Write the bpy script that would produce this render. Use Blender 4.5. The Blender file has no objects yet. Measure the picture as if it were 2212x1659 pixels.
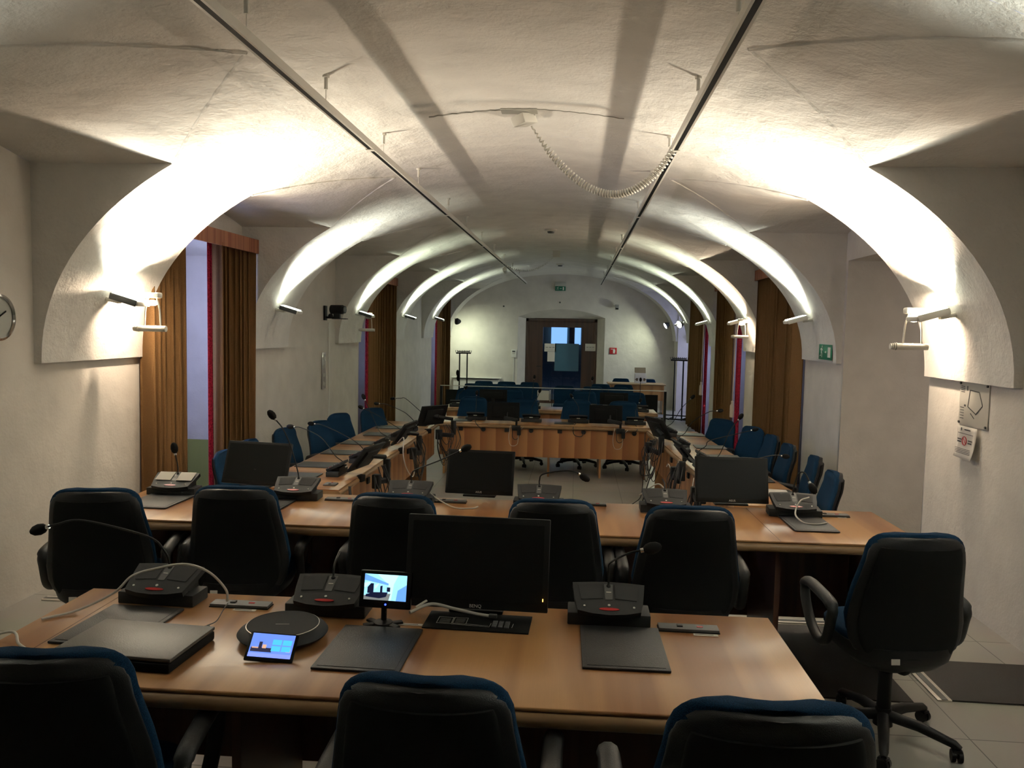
import bpy, bmesh, math, random
from mathutils import Vector, Matrix, Euler
random.seed(7)
R = math.radians
scn = bpy.context.scene
COL = scn.collection

# ------------------------------------------------------------------ camera
cam_data = bpy.data.cameras.new('camera')
cam = bpy.data.objects.new('camera', cam_data)
COL.objects.link(cam)
cam_data.sensor_fit = 'HORIZONTAL'
cam_data.sensor_width = 36.0
cam_data.lens = 36.0 * 1722.0 / 2212.0
cam_data.clip_start = 0.05
cam_data.clip_end = 200
right = Vector((0.99646201, 0.08140738, 0.02088796))
up = Vector((-0.02663395, 0.07014891, 0.99718091))
fwd = Vector((-0.07971261, 0.99420922, -0.07206892))
m = Matrix((right, up, -fwd)).transposed().to_4x4()
m.translation = Vector((0, 0, 1.8))
cam.matrix_world = m
scn.camera = cam

# ------------------------------------------------------------------ view, world
scn.view_settings.view_transform = 'Standard'
scn.view_settings.look = 'None'
scn.view_settings.gamma = 1.0
scn.view_settings.use_curve_mapping = False
scn.view_settings.exposure = 0.18
world = bpy.data.worlds.new('dusk_sky')
scn.world = world
world.use_nodes = True
bgn = world.node_tree.nodes['Background']
bgn.inputs[0].default_value = (0.28, 0.38, 0.95, 1)
bgn.inputs[1].default_value = 0.75

def area_light(name, loc, target, w, h, power, color, parent=None, spread=180):
    d = bpy.data.lights.new(name, 'AREA')
    d.shape = 'RECTANGLE'
    d.size = w; d.size_y = h
    d.energy = power; d.color = color
    d.spread = R(spread)
    o = bpy.data.objects.new(name, d)
    COL.objects.link(o)
    o.location = loc
    dr = Vector(target) - Vector(loc)
    o.rotation_euler = dr.to_track_quat('-Z', 'Y').to_euler()
    if parent: o.parent = parent
    return o

# room constants (metres): long axis +Y, platform floor z = 0, lower hall floor z = -0.3
XC = -0.44; UA = 2.98; UW = 3.03; VS = 1.50; VB = 1.72; VN = 2.1
PITCH = 3.2; RIB = 1.2; RIB1 = 4.85
U_WEB = 2.09; U_APEX = 1.20
ZL = -0.30; YSTEP = 5.35
Y_FAR = 21.6; Y_NEAR = -2.2
def zv(u):
    u = min(abs(u), UA)
    return VS + VB * max(0.0, 1 - (u / UA) ** VN) ** (1 / VN)
Z_WEB = zv(U_WEB)
def rib_y(k): return RIB1 + PITCH * (k - 1)

# daylight through the windows and the right hand passages (cool dusk light)
DAY = (0.50, 0.57, 1.0)
area_light('daylight', (-4.35, 7.05, 1.6), (-3.0, 7.5, 1.3), 1.3, 1.6, 60, DAY)
area_light('daylight', (-4.35, 13.5, 1.4), (-3.0, 13.5, 1.3), 1.3, 1.6, 40, DAY)
area_light('daylight', (-4.35, 19.85, 1.4), (-3.0, 19.8, 1.3), 1.3, 1.6, 50, DAY)
area_light('daylight', (4.2, 19.85, 1.4), (2.6, 19.0, 0.3), 1.5, 2.0, 45, DAY)
area_light('daylight', (3.5, 10.3, 1.4), (2.6, 10.3, 1.3), 1.3, 1.6, 12, DAY)
area_light('daylight', (3.5, 13.4, 1.4), (2.6, 13.4, 0.3), 1.3, 1.6, 12, DAY)
area_light('daylight', (3.5, 16.6, 1.2), (2.6, 16.6, 0.0), 1.3, 1.6, 22, DAY)
area_light('passage_light', (5.2, 7.0, 2.3), (3.6, 7.0, 0.3), 0.8, 0.8, 10, (0.95, 0.85, 0.8))

# ------------------------------------------------------------------ materials
def newmat(name):
    mt = bpy.data.materials.new(name); mt.use_nodes = True
    nt = mt.node_tree
    return mt, nt, nt.nodes['Principled BSDF']
def plain(name, col, rough=0.5, metal=0.0, spec=0.5, bump=0.0, bscale=200, coat=0.0, vary=0.0):
    mt, nt, b = newmat(name)
    b.inputs['Base Color'].default_value = (*col, 1)
    b.inputs['Roughness'].default_value = rough
    b.inputs['Metallic'].default_value = metal
    b.inputs['Specular IOR Level'].default_value = spec
    b.inputs['Coat Weight'].default_value = coat
    if bump or vary:
        tc = nt.nodes.new('ShaderNodeTexCoord')
        nz = nt.nodes.new('ShaderNodeTexNoise')
        nz.inputs['Scale'].default_value = bscale
        nz.inputs['Detail'].default_value = 4
        nt.links.new(tc.outputs['Object'], nz.inputs['Vector'])
        if bump:
            bp = nt.nodes.new('ShaderNodeBump')
            bp.inputs['Strength'].default_value = bump
            bp.inputs['Distance'].default_value = 0.002
            nt.links.new(nz.outputs['Fac'], bp.inputs['Height'])
            nt.links.new(bp.outputs['Normal'], b.inputs['Normal'])
        if vary:
            rp = nt.nodes.new('ShaderNodeValToRGB')
            rp.color_ramp.elements[0].color = (*[c * (1 - vary) for c in col], 1)
            rp.color_ramp.elements[1].color = (*[min(1, c * (1 + vary)) for c in col], 1)
            rp.color_ramp.elements[0].position = 0.3
            rp.color_ramp.elements[1].position = 0.7
            nt.links.new(nz.outputs['Fac'], rp.inputs['Fac'])
            nt.links.new(rp.outputs['Color'], b.inputs['Base Color'])
    return mt
def emis(name, col, strength):
    mt, nt, b = newmat(name)
    b.inputs['Base Color'].default_value = (*[c * 0.5 for c in col], 1)
    b.inputs['Emission Color'].default_value = (*col, 1)
    b.inputs['Emission Strength'].default_value = strength
    return mt

def plaster(name, col, scale, dist, big=0.0):
    mt, nt, b = newmat(name)
    b.inputs['Roughness'].default_value = 0.92
    b.inputs['Specular IOR Level'].default_value = 0.15
    g = nt.nodes.new('ShaderNodeNewGeometry')
    n1 = nt.nodes.new('ShaderNodeTexNoise'); n1.inputs['Scale'].default_value = scale
    n1.inputs['Detail'].default_value = 6; n1.inputs['Roughness'].default_value = 0.6
    n2 = nt.nodes.new('ShaderNodeTexNoise'); n2.inputs['Scale'].default_value = 3.5
    n2.inputs['Detail'].default_value = 4
    nt.links.new(g.outputs['Position'], n1.inputs['Vector'])
    nt.links.new(g.outputs['Position'], n2.inputs['Vector'])
    bp = nt.nodes.new('ShaderNodeBump'); bp.inputs['Strength'].default_value = 1.0
    bp.inputs['Distance'].default_value = dist
    nt.links.new(n1.outputs['Fac'], bp.inputs['Height'])
    bp2 = nt.nodes.new('ShaderNodeBump'); bp2.inputs['Strength'].default_value = 1.0
    bp2.inputs['Distance'].default_value = big
    nt.links.new(n2.outputs['Fac'], bp2.inputs['Height'])
    nt.links.new(bp.outputs['Normal'], bp2.inputs['Normal'])
    nt.links.new(bp2.outputs['Normal'], b.inputs['Normal'])
    rp = nt.nodes.new('ShaderNodeValToRGB')
    rp.color_ramp.elements[0].position = 0.3; rp.color_ramp.elements[1].position = 0.7
    rp.color_ramp.elements[0].color = (*[c * 0.93 for c in col], 1)
    rp.color_ramp.elements[1].color = (*[min(1, c * 1.05) for c in col], 1)
    nt.links.new(n2.outputs['Fac'], rp.inputs['Fac'])
    nt.links.new(rp.outputs['Color'], b.inputs['Base Color'])
    return mt
M = {}
M['plaster'] = plaster('white_plaster', (0.70, 0.68, 0.645), 45, 0.005, 0.03)
M['wallp'] = plaster('wall_plaster', (0.67, 0.635, 0.58), 60, 0.0022, 0.015)

def floor_mat():
    mt, nt, b = newmat('grey_tile_floor')
    b.inputs['Roughness'].default_value = 0.32
    g = nt.nodes.new('ShaderNodeNewGeometry')
    br = nt.nodes.new('ShaderNodeTexBrick')
    br.offset = 0.0
    br.inputs['Scale'].default_value = 1.0
    br.inputs['Brick Width'].default_value = 0.6
    br.inputs['Row Height'].default_value = 0.6
    br.inputs['Mortar Size'].default_value = 0.003
    br.inputs['Color1'].default_value = (0.36, 0.35, 0.31, 1)
    br.inputs['Color2'].default_value = (0.40, 0.385, 0.345, 1)
    br.inputs['Mortar'].default_value = (0.10, 0.10, 0.09, 1)
    nt.links.new(g.outputs['Position'], br.inputs['Vector'])
    nz = nt.nodes.new('ShaderNodeTexNoise'); nz.inputs['Scale'].default_value = 2.0
    nt.links.new(g.outputs['Position'], nz.inputs['Vector'])
    mx = nt.nodes.new('ShaderNodeMixRGB'); mx.blend_type = 'MULTIPLY'; mx.inputs[0].default_value = 0.25
    nt.links.new(br.outputs['Color'], mx.inputs[1]); nt.links.new(nz.outputs['Color'], mx.inputs[2])
    nt.links.new(mx.outputs[0], b.inputs['Base Color'])
    return mt
M['floor'] = floor_mat()

def wood(name, dark, light, period, axis=0, rough=0.28, coat=0.3, fine=0.5):
    """veneer with soft broad bands across one object axis"""
    mt, nt, b = newmat(name)
    b.inputs['Roughness'].default_value = rough
    b.inputs['Coat Weight'].default_value = coat
    b.inputs['Coat Roughness'].default_value = 0.25
    tc = nt.nodes.new('ShaderNodeTexCoord')
    mp = nt.nodes.new('ShaderNodeMapping')
    sc = [0.25, 0.25, 0.25]; sc[axis] = 1.0 / period
    mp.inputs['Scale'].default_value = sc
    nt.links.new(tc.outputs['Object'], mp.inputs['Vector'])
    n1 = nt.nodes.new('ShaderNodeTexNoise'); n1.inputs['Scale'].default_value = 1.6
    n1.inputs['Detail'].default_value = 1.5; n1.inputs['Distortion'].default_value = 0.3
    nt.links.new(mp.outputs[0], n1.inputs['Vector'])
    mp2 = nt.nodes.new('ShaderNodeMapping')
    sc2 = [4.0, 4.0, 4.0]; sc2[axis] = 260.0
    mp2.inputs['Scale'].default_value = sc2
    nt.links.new(tc.outputs['Object'], mp2.inputs['Vector'])
    n2 = nt.nodes.new('ShaderNodeTexNoise'); n2.inputs['Scale'].default_value = 1.0
    n2.inputs['Detail'].default_value = 3
    nt.links.new(mp2.outputs[0], n2.inputs['Vector'])
    rp = nt.nodes.new('ShaderNodeValToRGB')
    rp.color_ramp.elements[0].position = 0.40; rp.color_ramp.elements[1].position = 0.60
    rp.color_ramp.elements[0].color = (*dark, 1); rp.color_ramp.elements[1].color = (*light, 1)
    nt.links.new(n1.outputs['Fac'], rp.inputs['Fac'])
    rp2 = nt.nodes.new('ShaderNodeValToRGB')
    rp2.color_ramp.elements[0].color = (0.75, 0.75, 0.75, 1); rp2.color_ramp.elements[1].color = (1.1, 1.1, 1.1, 1)
    nt.links.new(n2.outputs['Fac'], rp2.inputs['Fac'])
    mx = nt.nodes.new('ShaderNodeMixRGB'); mx.blend_type = 'MULTIPLY'; mx.inputs[0].default_value = fine
    nt.links.new(rp.outputs['Color'], mx.inputs[1]); nt.links.new(rp2.outputs['Color'], mx.inputs[2])
    nt.links.new(mx.outputs[0], b.inputs['Base Color'])
    return mt
M['wood'] = wood('beech_veneer', (0.27, 0.115, 0.042), (0.49, 0.26, 0.105), 0.24, 0, fine=0.35)
def panel_wood():
    mt, nt, b = newmat('matched_veneer_panel')
    b.inputs['Roughness'].default_value = 0.35
    tc = nt.nodes.new('ShaderNodeTexCoord')
    wv = nt.nodes.new('ShaderNodeTexWave'); wv.wave_type = 'BANDS'; wv.bands_direction = 'X'; wv.wave_profile = 'SAW'
    wv.inputs['Scale'].default_value = 1.42; wv.inputs['Distortion'].default_value = 0.25; wv.inputs['Detail'].default_value = 1.0
    nt.links.new(tc.outputs['Object'], wv.inputs['Vector'])
    rp = nt.nodes.new('ShaderNodeValToRGB')
    rp.color_ramp.elements[0].color = (0.27, 0.10, 0.037, 1); rp.color_ramp.elements[1].color = (0.44, 0.215, 0.082, 1)
    e = rp.color_ramp.elements.new(0.4); e.color = (0.31, 0.13, 0.048, 1)
    rp.color_ramp.elements[-1].position = 0.9
    nt.links.new(wv.outputs['Color'], rp.inputs['Fac']); nt.links.new(rp.outputs['Color'], b.inputs['Base Color'])
    return mt
M['wood_panel'] = panel_wood()
M['woody'] = wood('beech_veneer_side', (0.30, 0.125, 0.045), (0.47, 0.235, 0.09), 0.28, 1, fine=0.35)
M['edge'] = plain('beech_edging', (0.27, 0.16, 0.075), 0.4, vary=0.1, bscale=6)
M['wood_dark'] = wood('reddish_board', (0.06, 0.022, 0.014), (0.10, 0.038, 0.022), 0.1, 0, 0.45, 0.1)
M['door_wood'] = wood('dark_door_wood', (0.035, 0.013, 0.008), (0.06, 0.024, 0.014), 0.12, 0, 0.4, 0.2)
M['valance'] = wood('striped_valance', (0.22, 0.07, 0.035), (0.36, 0.15, 0.08), 0.09, 1, 0.6, 0.0)
M['black'] = plain('black_plastic', (0.006, 0.006, 0.006), 0.5, spec=0.3, bump=0.3, bscale=400)
M['blackm'] = plain('black_matte', (0.004, 0.004, 0.004), 0.75, spec=0.15)
M['shell'] = plain('chair_shell_plastic', (0.005, 0.005, 0.006), 0.42, spec=0.3, bump=0.5, bscale=500)
M['armp'] = plain('armrest_plastic', (0.012, 0.012, 0.013), 0.45, spec=0.4, bump=0.6, bscale=500)
M['screen'] = plain('black_screen', (0.006, 0.006, 0.006), 0.45, spec=0.2)
M['bezel'] = plain('glossy_bezel', (0.004, 0.004, 0.005), 0.25, spec=0.3)
M['grey'] = plain('dark_grey_plastic', (0.018, 0.019, 0.020), 0.6, spec=0.25, bump=0.3, bscale=600)
M['grey2'] = plain('mid_grey_plastic', (0.07, 0.07, 0.07), 0.5)
M['grille'] = plain('speaker_cloth', (0.014, 0.014, 0.015), 0.85, bump=1.0, bscale=900)
M['red'] = plain('red_lens', (0.45, 0.03, 0.03), 0.2)
M['redsign'] = plain('red_sign', (0.42, 0.015, 0.02), 0.5)
M['green'] = plain('green_sign', (0.005, 0.16, 0.085), 0.45)
M['white'] = plain('white_paint', (0.75, 0.74, 0.70), 0.45)
M['rail'] = plain('white_track', (0.62, 0.60, 0.55), 0.4)
M['alu'] = plain('brushed_aluminium', (0.75, 0.72, 0.66), 0.35, metal=0.6)
M['chrome'] = plain('chrome', (0.8, 0.8, 0.8), 0.15, metal=1.0)
M['paper'] = plain('paper', (0.72, 0.68, 0.62), 0.85)
M['print'] = plain('printed_ink', (0.06, 0.06, 0.06), 0.8)
M['pgrey'] = plain('faint_print', (0.40, 0.38, 0.35), 0.8)
M['leather'] = plain('black_leatherette', (0.016, 0.016, 0.017), 0.42, bump=0.7, bscale=350, vary=0.25)
M['laptop'] = plain('worn_laptop_lid', (0.085, 0.08, 0.07), 0.38, bump=0.3, bscale=300, vary=0.12)
M['mat'] = plain('dark_rubber_mat', (0.018, 0.014, 0.012), 0.75, bump=1.0, bscale=300)
M['cable_b'] = plain('black_cable', (0.01, 0.01, 0.01), 0.45)
M['cable_w'] = plain('white_cable', (0.55, 0.53, 0.48), 0.45)
M['card'] = plain('brown_cardboard', (0.20, 0.15, 0.09), 0.85)
M['plastic_w'] = plain('off_white_plastic', (0.62, 0.61, 0.55), 0.4)
M['tube_w'] = plain('white_lamp_housing', (0.66, 0.64, 0.58), 0.4)
M['lamp_dark'] = plain('lamp_end_cap', (0.05, 0.055, 0.055), 0.5)
M['streak'] = plain('ceiling_streak', (0.30, 0.29, 0.26), 0.95)
M['patch'] = plain('unpainted_patch', (0.36, 0.35, 0.31), 0.95)
M['lens'] = emis('lamp_lens', (0.93, 1.0, 0.82), 12)
M['lens_w'] = emis('halogen_bulb', (1.0, 0.75, 0.45), 25)
M['lens_far'] = emis('spot_lens', (1.0, 1.0, 0.9), 9)
M['blue_led'] = emis('blue_led', (0.05, 0.1, 1.0), 3)
M['amber_led'] = emis('amber_led', (1.0, 0.5, 0.1), 4)
M['cord'] = plain('white_curtain_cord', (0.6, 0.5, 0.42), 0.8)

def glass_mat():
    mt = bpy.data.materials.new('clear_glass'); mt.use_nodes = True
    nt = mt.node_tree; nt.nodes.clear()
    out = nt.nodes.new('ShaderNodeOutputMaterial')
    t = nt.nodes.new('ShaderNodeBsdfTransparent'); t.inputs[0].default_value = (0.9, 0.95, 0.95, 1)
    g = nt.nodes.new('ShaderNodeBsdfGlossy'); g.inputs['Roughness'].default_value = 0.02
    fr = nt.nodes.new('ShaderNodeFresnel'); fr.inputs[0].default_value = 1.5
    mx = nt.nodes.new('ShaderNodeMixShader')
    nt.links.new(fr.outputs[0], mx.inputs[0]); nt.links.new(t.outputs[0], mx.inputs[1]); nt.links.new(g.outputs[0], mx.inputs[2])
    nt.links.new(mx.outputs[0], out.inputs[0])
    return mt
M['glass'] = glass_mat()

def fabric(name, col, col2, scale=900):
    mt, nt, b = newmat(name)
    b.inputs['Roughness'].default_value = 0.95
    b.inputs['Specular IOR Level'].default_value = 0.1
    b.inputs['Sheen Weight'].default_value = 0.12
    b.inputs['Sheen Tint'].default_value = (*col2, 1)
    tc = nt.nodes.new('ShaderNodeTexCoord')
    nz = nt.nodes.new('ShaderNodeTexNoise'); nz.inputs['Scale'].default_value = scale
    nt.links.new(tc.outputs['Object'], nz.inputs['Vector'])
    rp = nt.nodes.new('ShaderNodeValToRGB')
    rp.color_ramp.elements[0].position = 0.35; rp.color_ramp.elements[1].position = 0.65
    rp.color_ramp.elements[0].color = (*[c * 0.7 for c in col], 1)
    rp.color_ramp.elements[1].color = (*col2, 1)
    nt.links.new(nz.outputs['Fac'], rp.inputs['Fac'])
    nt.links.new(rp.outputs['Color'], b.inputs['Base Color'])
    bp = nt.nodes.new('ShaderNodeBump'); bp.inputs['Distance'].default_value = 0.001
    nt.links.new(nz.outputs['Fac'], bp.inputs['Height']); nt.links.new(bp.outputs['Normal'], b.inputs['Normal'])
    return mt
M['blue'] = fabric('blue_upholstery', (0.003, 0.016, 0.040), (0.006, 0.031, 0.073), 400)
M['curtain'] = fabric('gold_brown_velvet', (0.15, 0.078, 0.030), (0.16, 0.088, 0.036), 300)
M['redcloth'] = fabric('red_curtain_lining', (0.20, 0.008, 0.022), (0.33, 0.02, 0.05), 60)
M['bluecurt'] = plain('pale_lining', (0.4, 0.35, 0.6), 0.9)

# ------------------------------------------------------------------ geometry helpers
class G:
    def __init__(s):
        s.v = []; s.f = []; s.mi = []; s.sm = []
    def add(s, verts, faces, mi=0, smooth=False, mat=None):
        o = len(s.v)
        if mat is not None: verts = [mat @ Vector(p) for p in verts]
        s.v += [tuple(p) for p in verts]
        for f in faces:
            s.f.append(tuple(i + o for i in f)); s.mi.append(mi); s.sm.append(smooth)
        return s
    def box(s, c, d, rot=(0, 0, 0), bev=0.0, mi=0, seg=2):
        bm = bmesh.new()
        bmesh.ops.create_cube(bm, size=1.0)
        for v in bm.verts: v.co = Vector((v.co.x * d[0], v.co.y * d[1], v.co.z * d[2]))
        if bev > 0:
            bmesh.ops.bevel(bm, geom=list(bm.edges), offset=min(bev, min(d) * 0.49), segments=seg, profile=0.6, affect='EDGES')
        mt = Matrix.Translation(c) @ Euler(rot).to_matrix().to_4x4()
        bm.verts.ensure_lookup_table()
        s.add([v.co.copy() for v in bm.verts], [[v.index for v in f.verts] for f in bm.faces], mi, bev > 0, mt)
        bm.free(); return s
    def tube(s, pts, r, n=8, closed=False, mi=0, smooth=True, cap=True):
        pts = [Vector(p) for p in pts]; N = len(pts)
        rr = r if isinstance(r, (list, tuple)) else [r] * N
        tang = []
        for i in range(N):
            a = pts[(i - 1) % N] if (closed or i > 0) else pts[i]
            b = pts[(i + 1) % N] if (closed or i < N - 1) else pts[i]
            t = (b - a); tang.append(t.normalized() if t.length > 1e-9 else Vector((0, 0, 1)))
        ref = Vector((0, 0, 1)) if abs(tang[0].z) < 0.9 else Vector((1, 0, 0))
        nrm = (ref - tang[0] * ref.dot(tang[0])).normalized()
        verts = []
        for i in range(N):
            nrm = (nrm - tang[i] * nrm.dot(tang[i]))
            if nrm.length < 1e-6:
                nrm = tang[i].orthogonal()
            nrm.normalize()
            bn = tang[i].cross(nrm)
            for k in range(n):
                a = 2 * math.pi * k / n
                verts.append(pts[i] + (nrm * math.cos(a) + bn * math.sin(a)) * rr[i])
        faces = []
        for i in range(N if closed else N - 1):
            j = (i + 1) % N
            for k in range(n):
                l = (k + 1) % n
                faces.append((i * n + k, i * n + l, j * n + l, j * n + k))
        if cap and not closed:
            faces.append(tuple(range(n - 1, -1, -1))); faces.append(tuple((N - 1) * n + k for k in range(n)))
        return s.add(verts, faces, mi, smooth)
    def cyl(s, p0, p1, r0, r1=None, n=20, mi=0):
        return s.tube([p0, p1], [r0, r0 if r1 is None else r1], n, mi=mi)
    def sphere(s, c, r, sc=(1, 1, 1), n=16, mi=0, rot=(0, 0, 0)):
        verts = []; faces = []; h = n // 2
        for i in range(h + 1):
            t = math.pi * i / h
            for k in range(n):
                a = 2 * math.pi * k / n
                verts.append(Vector((r * math.sin(t) * math.cos(a) * sc[0], r * math.sin(t) * math.sin(a) * sc[1], r * math.cos(t) * sc[2])))
        for i in range(h):
            for k in range(n):
                l = (k + 1) % n
                faces.append((i * n + k, (i + 1) * n + k, (i + 1) * n + l, i * n + l))
        return s.add(verts, faces, mi, True, Matrix.Translation(c) @ Euler(rot).to_matrix().to_4x4())
    def prism(s, poly, z0, z1, mi=0, mat=None, smooth=False):
        n = len(poly)
        verts = [(x, y, z0) for x, y in poly] + [(x, y, z1) for x, y in poly]
        faces = [tuple(range(n - 1, -1, -1)), tuple(range(n, 2 * n))]
        for i in range(n):
            j = (i + 1) % n
            faces.append((i, j, n + j, n + i))
        return s.add(verts, faces, mi, smooth, mat)
    def lathe(s, prof, n=32, mi=0, mat=None):
        verts = []; faces = []
        for r, z in prof:
            for k in range(n):
                a = 2 * math.pi * k / n
                verts.append((r * math.cos(a), r * math.sin(a), z))
        for i in range(len(prof) - 1):
            for k in range(n):
                l = (k + 1) % n
                faces.append((i * n + k, i * n + l, (i + 1) * n + l, (i + 1) * n + k))
        return s.add(verts, faces, mi, True, mat)
    def loft(s, rings, mi=0, mat=None):
        n = len(rings[0]); verts = [p for r in rings for p in r]; faces = []
        for i in range(len(rings) - 1):
            for k in range(n):
                l = (k + 1) % n
                faces.append((i * n + k, i * n + l, (i + 1) * n + l, (i + 1) * n + k))
        faces.append(tuple(range(n - 1, -1, -1))); faces.append(tuple((len(rings) - 1) * n + k for k in range(n)))
        return s.add(verts, faces, mi, True, mat)
    def grid(s, rows, mi=0, smooth=True):
        n = len(rows[0]); verts = [p for r in rows for p in r]; faces = []
        for i in range(len(rows) - 1):
            for k in range(n - 1):
                faces.append((i * n + k, i * n + k + 1, (i + 1) * n + k + 1, (i + 1) * n + k))
        return s.add(verts, faces, mi, smooth)
    def build(s, name, mats, parent=None, loc=None, rot=None, sharp=40, merge=False, recalc=True):
        me = bpy.data.meshes.new(name)
        bm = bmesh.new()
        vs = [bm.verts.new(p) for p in s.v]
        for f, mi, sm in zip(s.f, s.mi, s.sm):
            try:
                fc = bm.faces.new([vs[i] for i in f])
            except ValueError:
                continue
            fc.material_index = mi; fc.smooth = sm
        if merge: bmesh.ops.remove_doubles(bm, verts=list(bm.verts), dist=1e-4)
        if recalc: bmesh.ops.recalc_face_normals(bm, faces=list(bm.faces))
        bm.to_mesh(me); bm.free()
        if not isinstance(mats, (list, tuple)): mats = [mats]
        for mt in mats: me.materials.append(mt)
        try: me.set_sharp_from_angle(angle=R(sharp))
        except Exception: pass
        o = bpy.data.objects.new(name, me)
        COL.objects.link(o)
        if parent: o.parent = parent
        if loc is not None: o.location = loc
        if rot is not None: o.rotation_euler = rot
        return o

def tag(o, label, cat, group=None, kind=None):
    o['label'] = label; o['category'] = cat
    if group: o['group'] = group
    if kind: o['kind'] = kind
    return o
def struct(o):
    o['kind'] = 'structure'; return o
def empty(name, loc, rz=0, label=None, cat=None, group=None):
    o = bpy.data.objects.new(name, None); COL.objects.link(o)
    o.empty_display_size = 0.1
    o.location = loc; o.rotation_euler = (0, 0, rz)
    if label: tag(o, label, cat, group)
    return o
def copy_tree(o, parent=None, loc=None, rz=None, label=None, group=None):
    c = o.copy(); COL.objects.link(c)
    if parent: c.parent = parent
    if loc is not None: c.location = loc
    if rz is not None: c.rotation_euler = (0, 0, rz)
    if label: c['label'] = label
    if group: c['group'] = group
    for ch in list(o.children): copy_tree(ch, c)
    return c
def spline(pts, sub=8):
    pts = [Vector(p) for p in pts]; out = []
    P = [pts[0] * 2 - pts[1]] + pts + [pts[-1] * 2 - pts[-2]]
    for i in range(1, len(P) - 2):
        p0, p1, p2, p3 = P[i - 1:i + 3]
        for k in range(sub):
            t = k / sub
            out.append(0.5 * ((2 * p1) + (p2 - p0) * t + (2 * p0 - 5 * p1 + 4 * p2 - p3) * t * t + (-p0 + 3 * p1 - 3 * p2 + p3) * t ** 3))
    out.append(pts[-1]); return out
def text_obj(name, s, size, mat, parent, loc, rot, ext=0.0006):
    cu = bpy.data.curves.new(name, 'FONT'); cu.body = s; cu.size = size; cu.extrude = ext
    cu.align_x = 'CENTER'; cu.align_y = 'CENTER'; cu.resolution_u = 3
    t = bpy.data.objects.new(name, cu); COL.objects.link(t)
    dg = bpy.context.evaluated_depsgraph_get()
    me = bpy.data.meshes.new_from_object(t.evaluated_get(dg))
    bpy.data.objects.remove(t)
    me.materials.clear(); me.materials.append(mat)
    o = bpy.data.objects.new(name, me); COL.objects.link(o)
    o.parent = parent; o.location = loc; o.rotation_euler = rot
    return o

# ------------------------------------------------------------------ the vaulted ceiling
def P(side, u, y, z): return (XC + side * u, y, z)
def z_arch(s): return Z_WEB + 0.11 * (1 - s * s)
ceil = G()
ribs = [(rib_y(k), min(rib_y(k) + RIB, Y_FAR)) for k in range(-1, 7)]
ribs[0] = (Y_NEAR, rib_y(-1) + RIB)
bays = [(ribs[i][1], ribs[i + 1][0]) for i in range(len(ribs) - 1)]
NU = 44
us = [UA * math.sin(math.pi / 2 * i / NU) for i in range(NU + 1)]
for (a, b) in ribs:
    rows = []
    n = 6
    for j in range(n + 1):
        y = a + (b - a) * j / n
        rows.append([P(-1, u, y, zv(u)) for u in reversed(us)] + [P(1, u, y, zv(u)) for u in us[1:]])
    ceil.grid(rows)
    for sd in (-1, 1):
        ceil.grid([[P(sd, UA, a, VS), P(sd, UA, b, VS)], [P(sd, UW + 0.01, a, VS), P(sd, UW + 0.01, b, VS)]], smooth=False)
for (a, b) in bays:
    ny = 20; nu = 16; nw = 8
    for sd in (-1, 1):
        rows = []; srows = []
        for j in range(ny + 1):
            y = a + (b - a) * j / ny
            s = abs(2 * j / ny - 1)
            ul = U_APEX + (U_WEB - U_APEX) * s
            row = [P(sd, ul * i / nu, y, zv(ul * i / nu)) for i in range(nu + 1)]
            za = z_arch(s)
            for i in range(1, nw + 1):
                t = i / nw
                row.append(P(sd, ul + (U_WEB - ul) * t, y, zv(ul) + (za - zv(ul)) * (t + 0.12 * math.sin(math.pi * t))))
            rows.append(row)
            srows.append([P(sd, U_WEB, y, za), P(sd, (U_WEB + UW) / 2, y, za), P(sd, UW, y, za)])
        ceil.grid([r[:nu + 1] for r in rows]); ceil.grid([r[nu:] for r in rows]); ceil.grid(srows)
        for s0, s1 in ((-1, 0), (0, 1)):
            pts = []
            for i in range(25):
                s = s0 + (s1 - s0) * i / 24
                y = (a + b) / 2 + (b - a) / 2 * s
                u = U_APEX + (U_WEB - U_APEX) * abs(s)
                pts.append((XC + sd * u, y, zv(u) + 0.004))
            ceil.tube(pts, [0.012 + 0.003 * math.sin(i * 1.7) for i in range(25)], 8)
        for ye in (a, b):
            r1 = []; r2 = []
            for i in range(17):
                u = U_WEB + (UA - U_WEB) * math.sin(math.pi / 2 * i / 16)
                r1.append(P(sd, u, ye, zv(u))); r2.append(P(sd, UW, ye, zv(u)))
            ceil.grid([r1, r2], smooth=False)
struct(ceil.build('ceiling', M['plaster'], sharp=80, merge=False, recalc=False))

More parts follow.
